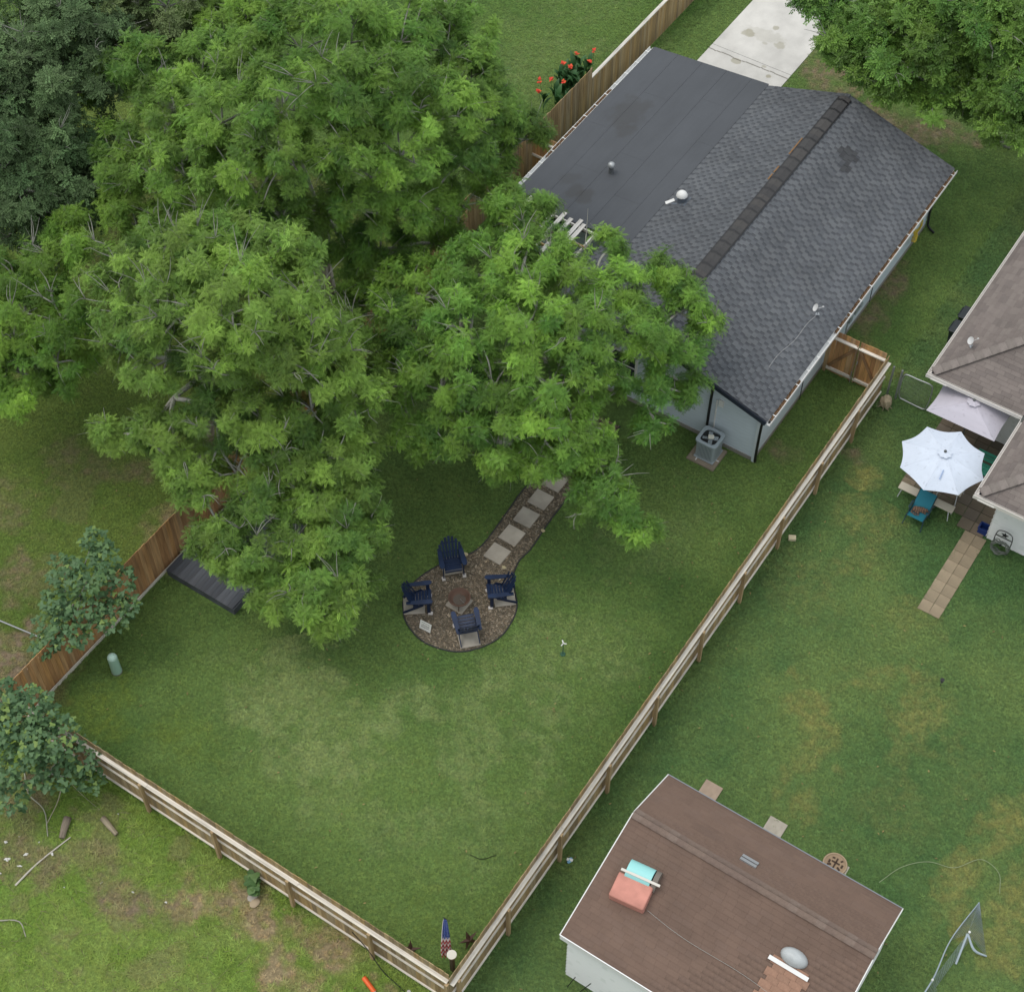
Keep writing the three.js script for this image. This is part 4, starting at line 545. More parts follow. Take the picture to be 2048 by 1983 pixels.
{ const oct = []; for (let k = 0; k < 8; k++) oct.push([Math.cos(k * Math.PI / 4) * 1.27, Math.sin(k * Math.PI / 4) * 1.27]); const u = umbrella('pale blue octagonal umbrella over the picnic table', -6.38, -31.85, 2.35, 2.0, oct, [.62, .69, .8]); part(u, 'tie_strap', box(.03, .012, .3, .22, 2.17, .62, .3, .1, 0), mat([.3, .4, .6], .8)); 
  umbrella('lilac grey square umbrella half under the brown eave', -6.5, -34.12, 2.28, 1.95, [[-1.13, -.78], [1.1, -.8], [1.06, .77], [-1.08, .78]], [.52, .5, .57]); }
{
  const tw = mat([.5, .46, .38], .6), leg = mat([.55, .57, .6], .45), bench = (name, label, cat, x, z, l, w, h) => { const b = thing(name, label, cat, [x, 0, z]); part(b, 'seat_board', rbox(l, .045, w, .02, 0, h - .022, 0), tw); for (const s of [-1, 1]) for (const q of [-1, 1]) part(b, 'leg', tube([V3(s * (l / 2 - .12), h - .04, q * w * .35), V3(s * (l / 2 - .06), .0, q * w * .48)], [.016, .016], 6), leg); return b; };
  bench('bench', 'tan folding bench in front of the pale blue umbrella', 'bench', -6.45, -31.67, 1.72, .28, .43); const t = bench('picnic_table', 'folding picnic table under the pale blue umbrella', 'table', -5.98, -32.35, .76, .72, .72); 
}
{ // teal lounge chair with a tabby cat
  const c = thing('lounge_chair', 'teal sling lounge chair with a cat lying on it', 'lounge chair', [-6.42, 0, -31.02]), fm = mat([.02, .05, .07], .5); const g = grid(6, 14, (u, v) => { const z = lerp(.22, -.62, v), y = .38 - .05 * Math.sin(Math.PI * Math.min(1, v * 1.8)) + sm(.45, 1, v) * .34; return V3((u - .5) * .5, y, z); }); part(c, 'sling', g, mat([.012, .17, .24], .75));
  for (const s of [-1, 1]) { part(c, 'side_rail', tube([V3(s * .26, .38, .24), V3(s * .26, .36, -.1), V3(s * .26, .5, -.38), V3(s * .26, .72, -.62)], [.016, .016], 6, 4), fm); part(c, 'leg', tube([V3(s * .26, .37, .16), V3(s * .29, 0, .3)], [.016, .016], 6), fm); part(c, 'leg', tube([V3(s * .26, .4, -.2), V3(s * .29, 0, -.3)], [.016, .016], 6), fm); part(c, 'armrest', rbox(.05, .03, .3, .01, s * .29, .52, -.1), fm); part(c, 'arm_post', tube([V3(s * .285, .52, .0), V3(s * .27, .37, .04)], [.012, .012], 5), fm); }
}
function body(balls, bones, size, res) {      // one skin over tapered bones: smooth union of capsules meshed by marching cubes
  const mc = new MarchingCubes(res, new THREE.MeshBasicMaterial(), false, false, 60000); mc.isolation = 0; const f = mc.field, sz = mc.size;
  for (let k = 0; k < sz; k++) for (let j = 0; j < sz; j++) for (let i = 0; i < sz; i++) {
    const p = [(i - sz / 2) / (sz / 2) * size, (j - sz / 2) / (sz / 2) * size, (k - sz / 2) / (sz / 2) * size]; let d = 9;
    for (const [a, b, ra, rb] of bones) { const ab = [b[0] - a[0], b[1] - a[1], b[2] - a[2]], ap = [p[0] - a[0], p[1] - a[1], p[2] - a[2]], t = clamp((ap[0] * ab[0] + ap[1] * ab[1] + ap[2] * ab[2]) / (ab[0] ** 2 + ab[1] ** 2 + ab[2] ** 2 + 1e-9)); const e = Math.hypot(ap[0] - ab[0] * t, ap[1] - ab[1] * t, ap[2] - ab[2] * t) - lerp(ra, rb, t), K = .022, hh = clamp(.5 + .5 * (d - e) / K); d = lerp(d, e, hh) - K * hh * (1 - hh); }
    f[i + j * sz + k * sz * sz] = -d;
  }
  mc.update(); const n = mc.count, g = new THREE.BufferGeometry(); g.setAttribute('position', new THREE.BufferAttribute(mc.positionArray.slice(0, n * 3).map(v => v * size), 3)); g.setAttribute('normal', new THREE.BufferAttribute(mc.normalArray.slice(0, n * 3), 3)); return g;
}
function cat(label, at, turn, cols) {      // curled lying cat: loaf body, head, ears, tucked legs, tail round the side
  const B = [[[-.13, .08, 0], [.08, .085, 0], .085, .075], [[.08, .085, 0], [.16, .1, .03], .06, .05], [[.17, .12, .04], [.19, .12, .05], .052, .045], [[.21, .1, .055], [.225, .1, .06], .025, .02], [[.16, .16, .07], [.155, .185, .08], .016, .005], [[.185, .16, .015], [.185, .187, .012], .016, .005], [[.08, .05, .06], [.17, .025, .09], .03, .02], [[.1, .05, -.05], [.18, .025, -.04], .03, .02], [[-.12, .05, .07], [-.02, .03, .11], .045, .022], [[-.12, .05, -.07], [-.03, .03, -.1], .045, .022], [[-.2, .06, 0], [-.24, .03, .08], .024, .02], [[-.24, .03, .08], [-.14, .025, .16], .02, .018], [[-.14, .025, .16], [-.02, .025, .17], .018, .012]];
  const g = body(null, B.map(b => [b[0].map((v, i) => i === 1 ? v - .1 : v), b[1].map((v, i) => i === 1 ? v - .1 : v), b[2], b[3]]), .3, 72), p = g.attributes.position, col = new Float32Array(p.count * 3);
  for (let i = 0; i < p.count; i++) { const x = p.getX(i), z = p.getZ(i), s = sm(.35, .65, .5 + .5 * Math.sin(x * 95 + fbm(x * 20, z * 20, 2) * 6)), c = mixA(cols[0], cols[1], s * .8); col.set(c, i * 3); p.setY(i, p.getY(i) + .1); }
  g.setAttribute('color', new THREE.BufferAttribute(col, 3)); const o = single('cat', label, 'cat', g, mat([1, 1, 1], .95, { vertexColors: true })); o.position.set(...at); o.rotation.y = turn; return o;
}
cat('brown tabby cat lying on the teal lounge chair', [-6.42, .335, -31.15], .4, [[.2, .12, .08], [.05, .035, .03]]);
{ const t = thing('side_table', 'grey box table with an orange cat, between the umbrellas', 'table', [-6.85, 0, -33.3]); part(t, 'top', rbox(.62, .04, .5, .01, 0, .47, 0), mat([.22, .26, .25], .7)); for (const [x, z] of [[-.26, -.2], [.26, -.2], [-.26, .2], [.26, .2]]) part(t, 'leg', box(.05, .45, .05, x, .225, z), mat([.17, .2, .2], .7)); part(t, 'shelf', box(.54, .03, .42, 0, .16, 0), mat([.2, .23, .23], .7)); }
cat('orange cat lying on the grey table', [-6.88, .487, -33.28], 2.8, [[.45, .22, .08], [.36, .16, .05]]);
{ const c = thing('storage_box', 'grey lidded storage box beside the green bench', 'box', [-6.28, 0, -33.42]); part(c, 'body', rbox(.5, .46, .5, .02, 0, .23, 0), mat([.25, .28, .29], .6)); part(c, 'lid', rbox(.53, .05, .53, .015, 0, .485, 0), mat([.34, .38, .38], .6)); }
{ const c = thing('bench', 'green wooden bench at the corner of the lilac umbrella', 'bench', [-5.55, 0, -33.55], 0), gm = [mat([.04, .27, .19], .6), mat([.035, .23, .165], .6)]; for (let k = 0; k < 4; k++) part(c, 'seat_slat', rbox(.62, .03, .1, .006, 0, .43, .18 - k * .11), gm[k % 2]); for (let k = 0; k < 3; k++) part(c, 'back_slat', rbox(.62, .09, .025, .006, 0, .55 + k * .11, -.25 - k * .03, -.2), gm[k % 2]); for (const [x, z] of [[-.27, .18], [.27, .18], [-.27, -.22], [.27, -.22]]) part(c, 'leg', box(.05, z < 0 ? .8 : .42, .05, x, z < 0 ? .4 : .21, z < 0 ? -.26 : z), gm[1]); }
{ const c = thing('door_mat', 'black door mat on the patio beside the brown eave', 'mat', [-5.0, 0, -33.3]); part(c, 'rubber', rbox(.5, .02, .7, .006, 0, .045, 0), mat([.025, .025, .025], .9)); }
{ // hose reel with a star back plate, hose coiled on it
  const r = thing('hose_holder', 'black iron hose holder with a star against the white wall', 'hose holder', [-3.95, 0, -31.35]); const m = black; part(r, 'frame', tube([V3(-.24, 0, 0), V3(-.24, .75, 0), V3(-.18, .9, 0), V3(0, .95, 0), V3(.18, .9, 0), V3(.24, .75, 0), V3(.24, 0, 0)], [.014, .014], 6, 4), m); part(r, 'crossbar', merge([box(.48, .02, .02, 0, .66, 0), box(.06, .02, .2, 0, .5, .1)]), m);
  const sh = new THREE.Shape(); for (let k = 0; k < 10; k++) { const a = k * .6283 + 1.571, q = k % 2 ? .05 : .12; k ? sh.lineTo(Math.cos(a) * q, Math.sin(a) * q) : sh.moveTo(Math.cos(a) * q, Math.sin(a) * q); } part(r, 'star', xf(new THREE.ExtrudeGeometry(sh, { depth: .012, bevelEnabled: false }), 0, .79, 0), m);
  const pts = []; for (let k = 0; k <= 120; k++) { const a = k / 120 * 6.283 * 8; const q = .25 + .025 * Math.sin(k * .6); pts.push(V3(-3.95 + Math.sin(a) * q, .36 + Math.cos(a) * q * .95, -31.26 + .06 * Math.sin(k * 1.3) + k * .0007)); } single('garden_hose', 'grey garden hose coiled on the star holder', 'hose', tube(pts, [.014, .014], 5, 2), mat([.13, .15, .13], .6)); }
{ const b = thing('bin', 'small blue plastic bin at the white wall corner', 'bin', [-4.62, 0, -31.75]); const m = mat([.01, .035, .17], .5); part(b, 'body', merge([box(.02, .22, .24, -.13, .125, 0), box(.02, .22, .24, .13, .125, 0), box(.28, .22, .02, 0, .125, -.12), box(.28, .22, .02, 0, .125, .12), box(.26, .02, .24, 0, .03, 0)]), m); part(b, 'rim', merge([box(.32, .02, .03, 0, .24, .13), box(.32, .02, .03, 0, .24, -.13), box(.03, .02, .29, .145, .24, 0), box(.03, .02, .29, -.145, .24, 0)]), m); }
for (const [z, l] of [[-38.55, 'black wheeled trash can beyond the brown eave, farther one'], [-37.85, 'black wheeled trash can beyond the brown eave, nearer one']]) { const t = thing('trash_can', l, 'trash can', [-8.32, 0, z]); const m = mat([.018, .024, .028], .5), g = new THREE.CylinderGeometry(.36, .29, .9, 4, 1); g.rotateY(Math.PI / 4); part(t, 'body', xf(g, 0, .47, 0), m); part(t, 'lid', rbox(.56, .06, .58, .025, 0, .95, 0, 0, 0, .05), mat([.025, .032, .038], .45)); part(t, 'handle', cyl(.018, .018, .4, 6, -.3, .93, 0, 1.57), m); for (const s of [-1, 1]) part(t, 'wheel', cyl(.1, .1, .05, 14, .24, .1, s * .22, 1.57), black); }
// ---------- right lawn: pads, plaque, net ----------
single('stepping_stone', 'mossy square slab at the shed eave, farther from the fence corner', 'paver', rbox(.5, .05, .62, .01, -5.2, .025, -20.02), mat([.4, .37, .32], .95, { map: concMap })); single('stepping_stone', 'brownish square slab at the shed eave, nearer the long fence', 'paver', rbox(.5, .05, .62, .01, -7.1, .025, -20.02), mat([.36, .28, .22], .95, { map: concMap }));
{ const d = thing('plaque', 'round tan plaque with dark raised marks lying by the shed', 'plaque', [-3.45, 0, -20.02]); part(d, 'disc', cyl(.31, .32, .06, 32, 0, .04, 0), mat([.33, .24, .16], .9, { map: concMap })); part(d, 'rim', xf(new THREE.TorusGeometry(.29, .025, 6, 36), 0, .07, 0, Math.PI / 2), mat([.36, .27, .18], .9)); const dm = mat([.05, .03, .02], .9); part(d, 'mark', merge([box(.04, .02, .34, 0, .075, 0), box(.22, .02, .04, 0, .075, -.04), box(.1, .02, .05, -.13, .075, .08, 0, .5), box(.1, .02, .05, .13, .075, .08, 0, -.5), box(.07, .02, .04, -.1, .075, -.14, 0, .3), box(.07, .02, .04, .12, .075, -.15, 0, .9), box(.05, .02, .09, -.16, .075, .0), box(.05, .02, .09, .18, .075, -.02)]), dm); part(d, 'slab', rbox(.5, .03, .4, .008, .1, .015, .05), stoneM[0]); }
{ // collapsed badminton net
  const n = thing('net', 'collapsed grey blue net with white balls on the right lawn', 'net', [0, 0, 0]), nm = mat([.42, .5, .56], .8), A = V3(.02, .03, -21.1), Bp = V3(.12, .5, -19.95), C = V3(.74, .03, -19.9), D = V3(-.1, .25, -18.5), E = V3(-.2, .04, -17.6), ws = [];
  const quad = (a, b, c, d, nu, nv, r) => { const P = (u, v) => a.clone().lerp(b, u).lerp(d.clone().lerp(c, u), v).add(V3(0, -.05 * Math.sin(Math.PI * u) * Math.sin(Math.PI * v), 0)); for (let i = 0; i <= nu; i++) ws.push(tube([P(i / nu, 0), P(i / nu, .5), P(i / nu, 1)], [r, r], 3, 2)); for (let j = 0; j <= nv; j++) ws.push(tube([P(0, j / nv), P(.5, j / nv), P(1, j / nv)], [r, r], 3, 2)); };
  const Lp = V3(-.16, .12, -19.75); quad(A, Lp, Bp, A.clone().add(V3(.02, 0, .01)), 16, 6, .003); quad(A, Bp, C, A.clone().add(V3(.02, 0, .02)), 17, 15, .003); quad(Bp, D, D.clone().add(V3(.14, -.2, .05)), Bp.clone().add(V3(.1, -.3, .05)), 24, 7, .003); quad(D, E, E.clone().add(V3(.3, -.02, .1)), D.clone().add(V3(.2, -.22, .05)), 14, 7, .003);
  part(n, 'mesh', merge(ws), nm, 'stuff'); part(n, 'tape', tube([A, Lp, D, E], [.012, .016, .02, .018], 5, 6), nm); part(n, 'tape', tube([Bp, V3(.42, .3, -19.75), C], [.03, .035, .025], 5, 4), nm); part(n, 'pole', tube([Bp, V3(.2, .05, -19.3)], [.03, .03], 7), nm);
  for (const [p, l] of [[V3(.14, .56, -19.98), 'white ball'], [V3(-.1, .3, -18.5), 'white ball']]) part(n, 'ball', xf(new THREE.SphereGeometry(.035, 12, 8), p.x, p.y, p.z), whiteP); }
single('garden_hose', 'pale thin hose lying across the right lawn', 'hose', tube([V3(-2.3, .04, -20.2), V3(-2.0, .04, -20.9), V3(-1.5, .04, -21.4), V3(-.9, .04, -21.6), V3(-.4, .04, -22.2), V3(.1, .04, -22.1), V3(.35, .04, -21.6)], [.007, .007], 5, 6), mat([.36, .42, .26], .7));
{ const s = thing('solar_light', 'small black garden light standing in the right lawn', 'garden light', [-3.45, 0, -26.3]); part(s, 'stake', cyl(.01, .008, .3, 6, 0, .15, 0), black); part(s, 'cap', cyl(.06, .05, .05, 14, 0, .32, 0), black); part(s, 'lens', cyl(.035, .035, .08, 10, 0, .26, 0), mat([.1, .11, .12], .3)); }
// ---------- litter on the lower left lot ----------
{ const wm = mat([.3, .25, .2], 1, { map: barkMap }), lg = (l, a, b, r, m) => single('log', l, 'log', rough(tube([V3(...a), V3((a[0] + b[0]) / 2, a[1] + .01, (a[2] + b[2]) / 2), V3(...b)], [r, r * .9, r * .7], 8, 3), .02, 9), m);
  lg('grey pointed log chunk on the bare lot, upright grain', [-20.5, .1, -10.25], [-20.25, .08, -9.75], .11, wm); lg('tan split log on the bare lot nearer the fence', [-19.75, .08, -10.75], [-19.15, .08, -10.6], .085, mat([.4, .34, .25], 1, { map: barkMap }));
  const st = (l, p, r, c) => single('stick', l, 'stick', tube(p.map(q => V3(...q)), [r, r * .6], 5, 4), mat(c, .95));
  st('long white peeled stick on the bare lot', [[-20.35, .05, -8.15], [-20.3, .05, -8.9], [-20.1, .04, -9.9]], .028, [.6, .56, .5]); st('curved grey branch under the fig shrub', [[-22.3, .2, -10.6], [-21.8, .12, -10.2], [-21.2, .06, -10.1], [-20.6, .04, -9.6]], .025, [.36, .36, .28]); st('thin tan twig beside the pointed log', [[-21.2, .35, -10.9], [-21.05, .1, -10.5], [-20.85, .03, -9.8]], .018, [.42, .38, .28]); st('thin pale twig right of the fig shrub', [[-21.1, .3, -11.0], [-20.6, .08, -10.95], [-20.0, .03, -10.9]], .012, [.35, .36, .22]); st('forked grey stick at the left picture edge', [[-20.1, .04, -7.2], [-19.6, .04, -7.5], [-19.2, .03, -7.3]], .02, [.4, .38, .33]);
  single('metal_pole', 'thin grey metal pole leaning out of the left shrub', 'pole', tube([V3(-26.9, .1, -13.6), V3(-24.6, .25, -13.9)], [.025, .025], 7), galv);
  const lp = [[-20.68, -9.35], [-20.72, -8.92], [-21.01, -8.56], [-20.62, -8.6], [-19.52, -11.08], [-21.4, -8.9], [-17.78, -9.64], [-20.2, -9.3], [-21.2, -9.2], [-20.9, -8.2], [-24.4, -13.2], [-18.6, -9.4], [-19.3, -8.8], [-16.9, -9.9]]; lp.forEach(([x, z], k) => { const g = rough(new THREE.IcosahedronGeometry(.03 + R() * .05, 2), .16, 17, k); g.scale(.9, .3, .55); g.rotateY(R() * 6); g.translate(x, .03, z); single('litter', 'scrap of white litter on the bare lot', 'litter', g, mat([.6, .6, .58], .9), 'white litter scraps on the bare lot'); });
  const tw = []; const rr = rng(77); for (let k = 0; k < 500; k++) { const x = -23 + rr() * 9, z = -11.3 + rr() * 5; const l = .08 + rr() * .25, a = rr() * 6.28; tw.push(tube([V3(x, .045, z), V3(x + Math.cos(a) * l, .03 + rr() * .04, z + Math.sin(a) * l)], [.005, .003], 3)); } const o = single('twigs', 'dry twigs and straw scattered over the bare lot', 'twigs', merge(tw), mat([.36, .3, .2], 1)); o.userData.kind = 'stuff';
}
// ---------- foliage ----------
function leafGeo(fn) { const P = []; const tri = (a, b, c) => P.push(...a, ...b, ...c); fn(tri); const g = new THREE.BufferGeometry(); g.setAttribute('position', new THREE.Float32BufferAttribute(P, 3)); g.computeVertexNormals(); return g; }
const blade = (tri, x, y, z, dx, dy, dz, w, fold = .3) => {   // one lance-shaped leaflet from (x,y,z) along (dx,dy,dz), folded along its midrib
  const l = Math.hypot(dx, dy, dz), sx = dz / l * w, sz = -dx / l * w, m = .42, up = w * fold; const A = [x, y, z], T = [x + dx, y + dy - .012, z + dz], Lp = [x + dx * m + sx, y + dy * m + up, z + dz * m + sz], Rp = [x + dx * m - sx, y + dy * m + up, z + dz * m - sz]; tri(A, Lp, T); tri(A, T, Rp);
};
const pecanLeaf = leafGeo(tri => { for (let k = 0; k < 6; k++) { const z = .06 + k * .058, y = .02 - .25 * z * z; for (const s of [-1, 1]) { const a = .95 - k * .05; blade(tri, 0, y, z, s * Math.sin(a) * .125, -.024, Math.cos(a) * .125, .0165); } } blade(tri, 0, -.03, .39, 0, -.03, .13, .018); });
const smallSprig = leafGeo(tri => { const rr = rng(9); for (let k = 0; k < 11; k++) { const z = .02 + k * .024, s = k % 2 ? 1 : -1, a = .7 + rr() * .7; blade(tri, 0, 0, z, s * Math.sin(a) * .075, (rr() - .5) * .05, Math.cos(a) * .075, .021); } });
const bigLeaf = leafGeo(tri => { // lobed mulberry/fig leaf, bent along the midrib
  const out = []; for (let k = 0; k <= 12; k++) { const t = k / 12, a = (t - .5) * 5.0, r = .105 * (1 + .35 * Math.cos(a * 3.0)) * (.75 + .35 * Math.cos(a * .5)); out.push([Math.sin(a) * r, .02 * Math.abs(Math.sin(a)) - .02 * (1 - Math.cos(a)), .07 + Math.cos(a) * r]); } for (let k = 0; k < 12; k++) tri([0, .006, .03], out[k + 1], out[k]); });
const leafMat = (rough = .55, tr = .3) => new THREE.MeshPhysicalMaterial({ color: 0xffffff, roughness: rough, side: THREE.DoubleSide, transmission: tr, thickness: 0, specularIntensity: .5 });
const bark = mat([.5, .5, .46], .95, { map: barkMap, bumpMap: barkMap, bumpScale: .02 }), barkDark = mat([.15, .13, .105], .95, { map: barkMap, bumpMap: barkMap, bumpScale: .02 });
function tree(name, label, cat, base, fork, lobes, o) {
  const { seed, leaf, cols, per = 12, shoots = 13, dens = 14, size = .45, r0 = .3, limbR = .09, cl = .36, bare = .1, mats = bark, group, droop = .3, flat = .8 } = o, rr = rng(seed), g = thing(name, label, cat, [0, 0, 0], 0, group);
  const trunk = [V3(base[0], -.05, base[1]), V3(lerp(base[0], fork[0], .35) + (rr() - .5) * .15, fork[1] * .35, lerp(base[1], fork[2], .35)), V3(lerp(base[0], fork[0], .75), fork[1] * .72, lerp(base[1], fork[2], .75)), V3(...fork)];
  part(g, 'trunk', tube(trunk, [r0 * 1.25, r0, r0 * .85, r0 * .7], 10, 4), mats);
  // limbs: every lobe hangs on the nearest node already grown
  const nodes = [{ p: trunk[2], d: 0, r: r0 * .7 }, { p: trunk[3], d: 0, r: r0 * .65 }], limbs = [], todo = lobes.map(l => ({ c: V3(l[0], l[1], l[2]), r: l[3] })).sort((a, b) => a.c.distanceTo(trunk[3]) - b.c.distanceTo(trunk[3]));
  for (const l of todo) {
    let best = null, bs = 1e9; for (const q of nodes) { const up = Math.max(0, q.p.y - l.c.y); const s = q.p.distanceTo(l.c) + q.d * .45 + up * .5; if (s < bs) { bs = s; best = q; } }
    const A = best.p, c = l.c.clone().add(V3(0, -l.r * .35, 0)), mid = A.clone().lerp(c, .5).add(V3((rr() - .5) * .4, .12 * A.distanceTo(c) + (rr() - .5) * .2, (rr() - .5) * .4)), d = best.d + A.distanceTo(c), r1 = Math.max(.028, limbR * Math.pow(.83, d)), ra = Math.min(best.r, r1 * 1.6);
    limbs.push(tube([A, mid, c], [ra, (ra + r1) / 2, r1], 7, 4)); nodes.push({ p: c, d, r: r1 }, { p: mid, d: best.d + A.distanceTo(mid), r: (ra + r1) / 2 }); l.n = c; l.r1 = r1;
  }
  part(g, 'limb', merge(limbs), mats);
  const twigs = [], M = [], col = [], Q = new THREE.Matrix4(), X = V3(), Y = V3(), Z = V3();
  const put = (p, dir, k, c, ax) => { Z.copy(dir).normalize(); Y.copy(ax).add(V3((rr() - .5) * .8, (rr() - .5) * .5, (rr() - .5) * .8)); Y.addScaledVector(Z, -Y.dot(Z)).normalize(); X.crossVectors(Y, Z); Q.makeBasis(X, Y, Z).scale(V3(k, k, k)).setPosition(p); M.push(Q.clone()); col.push(c); };
  for (const l of todo) {
    const n = Math.max(5, Math.round(dens * l.r * l.r + 4)), hue = rr(), lum = .82 + rr() * .36;
    const near = [{ p: l.n, d: 0, r: Math.min(l.r1, .05) }], spots = [];
    for (let k = 0; k < n; k++) { const th = rr() * 6.283, cz = 1 - 2 * rr() * .93, sr = Math.sqrt(1 - cz * cz), far = rr() < .12 ? 1.35 : 1, rad = Math.max(.25, l.r) * far * Math.pow(.12 + .88 * rr(), .38); spots.push(l.c.clone().add(V3(Math.cos(th) * sr, cz * flat, Math.sin(th) * sr).multiplyScalar(rad))); }
    spots.sort((a, b) => a.distanceTo(l.n) - b.distanceTo(l.n));
    for (const c of spots) {       // each cluster hangs on the nearest twig, so that boughs fork
      let best = near[0], bs = 1e9; for (const q of near) { const s = q.p.distanceTo(c) + q.d * .55; if (s < bs) { bs = s; best = q; } }
      const out = c.clone().sub(l.c).normalize(), isBare = rr() < bare, dl = best.p.distanceTo(c), m = best.p.clone().lerp(c, .5).add(V3((rr() - .5) * .3 * dl, (.05 + rr() * .12) * dl, (rr() - .5) * .3 * dl)), ra = Math.min(best.r, .034), rb = Math.max(.008, ra * .62);
      twigs.push(tube([best.p, m, c], [ra, (ra + rb) / 2, rb], 5, 3)); near.push({ p: c, d: best.d + dl, r: rb }, { p: m, d: best.d + dl * .5, r: (ra + rb) / 2 });
      const tip = c.clone().addScaledVector(out, .28 + rr() * .25).add(V3(0, isBare ? .15 : -.05, 0)); twigs.push(tube([c, c.clone().lerp(tip, .5).add(V3((rr() - .5) * .1, .03, (rr() - .5) * .1)), tip], [.008, .005, .003], 3, 2));
      if (isBare) for (let q = 0; q < 3; q++) { const e = c.clone().add(V3((rr() - .5) * .9, .15 + rr() * .45, (rr() - .5) * .9).addScaledVector(out, .4)); twigs.push(tube([c, c.clone().lerp(e, .5).add(V3((rr() - .5) * .15, .05, (rr() - .5) * .15)), e], [.017, .011, .005], 4, 2)); }
      const ch = clamp(hue * .5 + rr() * .6), cb = lum * (.8 + rr() * .6), sn = Math.max(2, Math.round(shoots * (isBare ? .4 : 1) * (.7 + rr() * .6)));
      for (let s = 0; s < sn; s++) {      // shoot tips: a rosette of leaves round each
        const a = rr() * 6.283, b = 1 - 2 * rr(), q = Math.sqrt(1 - b * b), v = V3(Math.cos(a) * q, b * .7, Math.sin(a) * q), p = c.clone().addScaledVector(v, cl * Math.pow(rr(), .5)), ax = V3(out.x * .5 + v.x * .45 + (rr() - .5) * .5, .75 + out.y * .3 + (rr() - .5) * .5, out.z * .5 + v.z * .45 + (rr() - .5) * .5).normalize();
        const e1 = V3(1, 0, 0).addScaledVector(ax, -ax.x).normalize(), e2 = ax.clone().cross(e1), nl = Math.round(per * (.75 + rr() * .5)), sc = size * (.65 + rr() * .65), sf = cb * (.85 + rr() * .3), st = clamp(ch + (rr() - .5) * .4), ph = rr() * 6;
        for (let k2 = 0; k2 < nl; k2++) { const w = ph + k2 * 2.4, up = .75 - 1.15 * (k2 + .5) / nl + (rr() - .5) * .3 - droop * .3, d = e1.clone().multiplyScalar(Math.cos(w)).addScaledVector(e2, Math.sin(w)).addScaledVector(ax, up), f = sf * (.72 + rr() * .56), cc = mixA(cols[0], cols[1], clamp(st + (rr() - .5) * .2)); put(p.clone().addScaledVector(ax, -.012 * k2 * size), d, sc * (.8 + rr() * .35), [cc[0] * f, cc[1] * f, cc[2] * f], ax); }
      }
    }
  }
  part(g, 'branches', merge(twigs), mats, 'stuff');
  const im = new THREE.InstancedMesh(leaf, o.lm, M.length), C = new THREE.Color(); M.forEach((m, i) => { im.setMatrixAt(i, m); im.setColorAt(i, C.setRGB(...col[i])); }); im.name = 'crown'; im.castShadow = im.receiveShadow = true; im.userData.kind = 'stuff'; g.add(im); console.log(name, 'leaves', M.length); return g;
}
const LM = leafMat(.36, .18), LMd = leafMat(.6, .2), LMb = leafMat(.5, .15);
const pecan = { leaf: pecanLeaf, cols: [[.08, .188, .036], [.225, .375, .062]], lm: LM };
const T1=[[-33.52,6.5,-27.65,0.90],[-32.32,7.0,-27.57,1.00],[-31.39,7.5,-27.99,1.20],[-29.23,8.5,-27.92,1.20],[-27.72,9.0,-28.43,1.10],[-26.22,10.0,-28.95,1.20],[-24.90,10.5,-29.57,1.20],[-24.16,10.0,-30.84,1.20],[-23.62,9.0,-32.21,1.10],[-23.78,8.5,-33.43,0.90],[-22.51,8.5,-31.83,1.10],[-21.74,7.5,-31.95,1.00],[-21.11,6.5,-32.59,0.75],[-21.49,6.0,-32.10,0.70],[-29.24,8.0,-26.27,1.20],[-27.06,9.0,-26.29,1.30],[-25.23,10.0,-26.81,1.30],[-23.73,10.5,-27.56,1.30],[-22.89,10.0,-28.85,1.20],[-22.12,9.0,-29.81,1.20],[-30.65,6.0,-25.51,1.00],[-29.54,6.5,-25.58,1.00],[-27.70,7.5,-25.20,1.30],[-25.72,8.5,-25.41,1.30],[-24.55,9.0,-25.99,1.20],[-23.21,9.0,-27.12,1.20],[-22.44,8.5,-28.31,1.20],[-21.49,7.5,-29.81,1.00],[-21.44,5.8,-31.36,0.80],[-30.51,5.0,-24.85,0.80],[-29.51,5.0,-24.50,0.80],[-28.12,5.5,-24.79,1.10],[-26.14,6.5,-25.08,1.20],[-24.72,7.0,-25.63,1.00],[-23.10,7.0,-27.18,1.10],[-22.38,6.5,-28.30,1.00],[-23.01,5.0,-27.80,1.00],[-23.83,4.5,-27.37,0.80],[-21.99,6.0,-29.20,0.90],[-24.62,6.0,-26.72,0.70],[-22.93,4.0,-27.09,0.90],[-22.81,4.0,-25.96,0.80],[-21.61,4.5,-29.34,0.70],[-22.67,4.0,-28.75,0.80]];
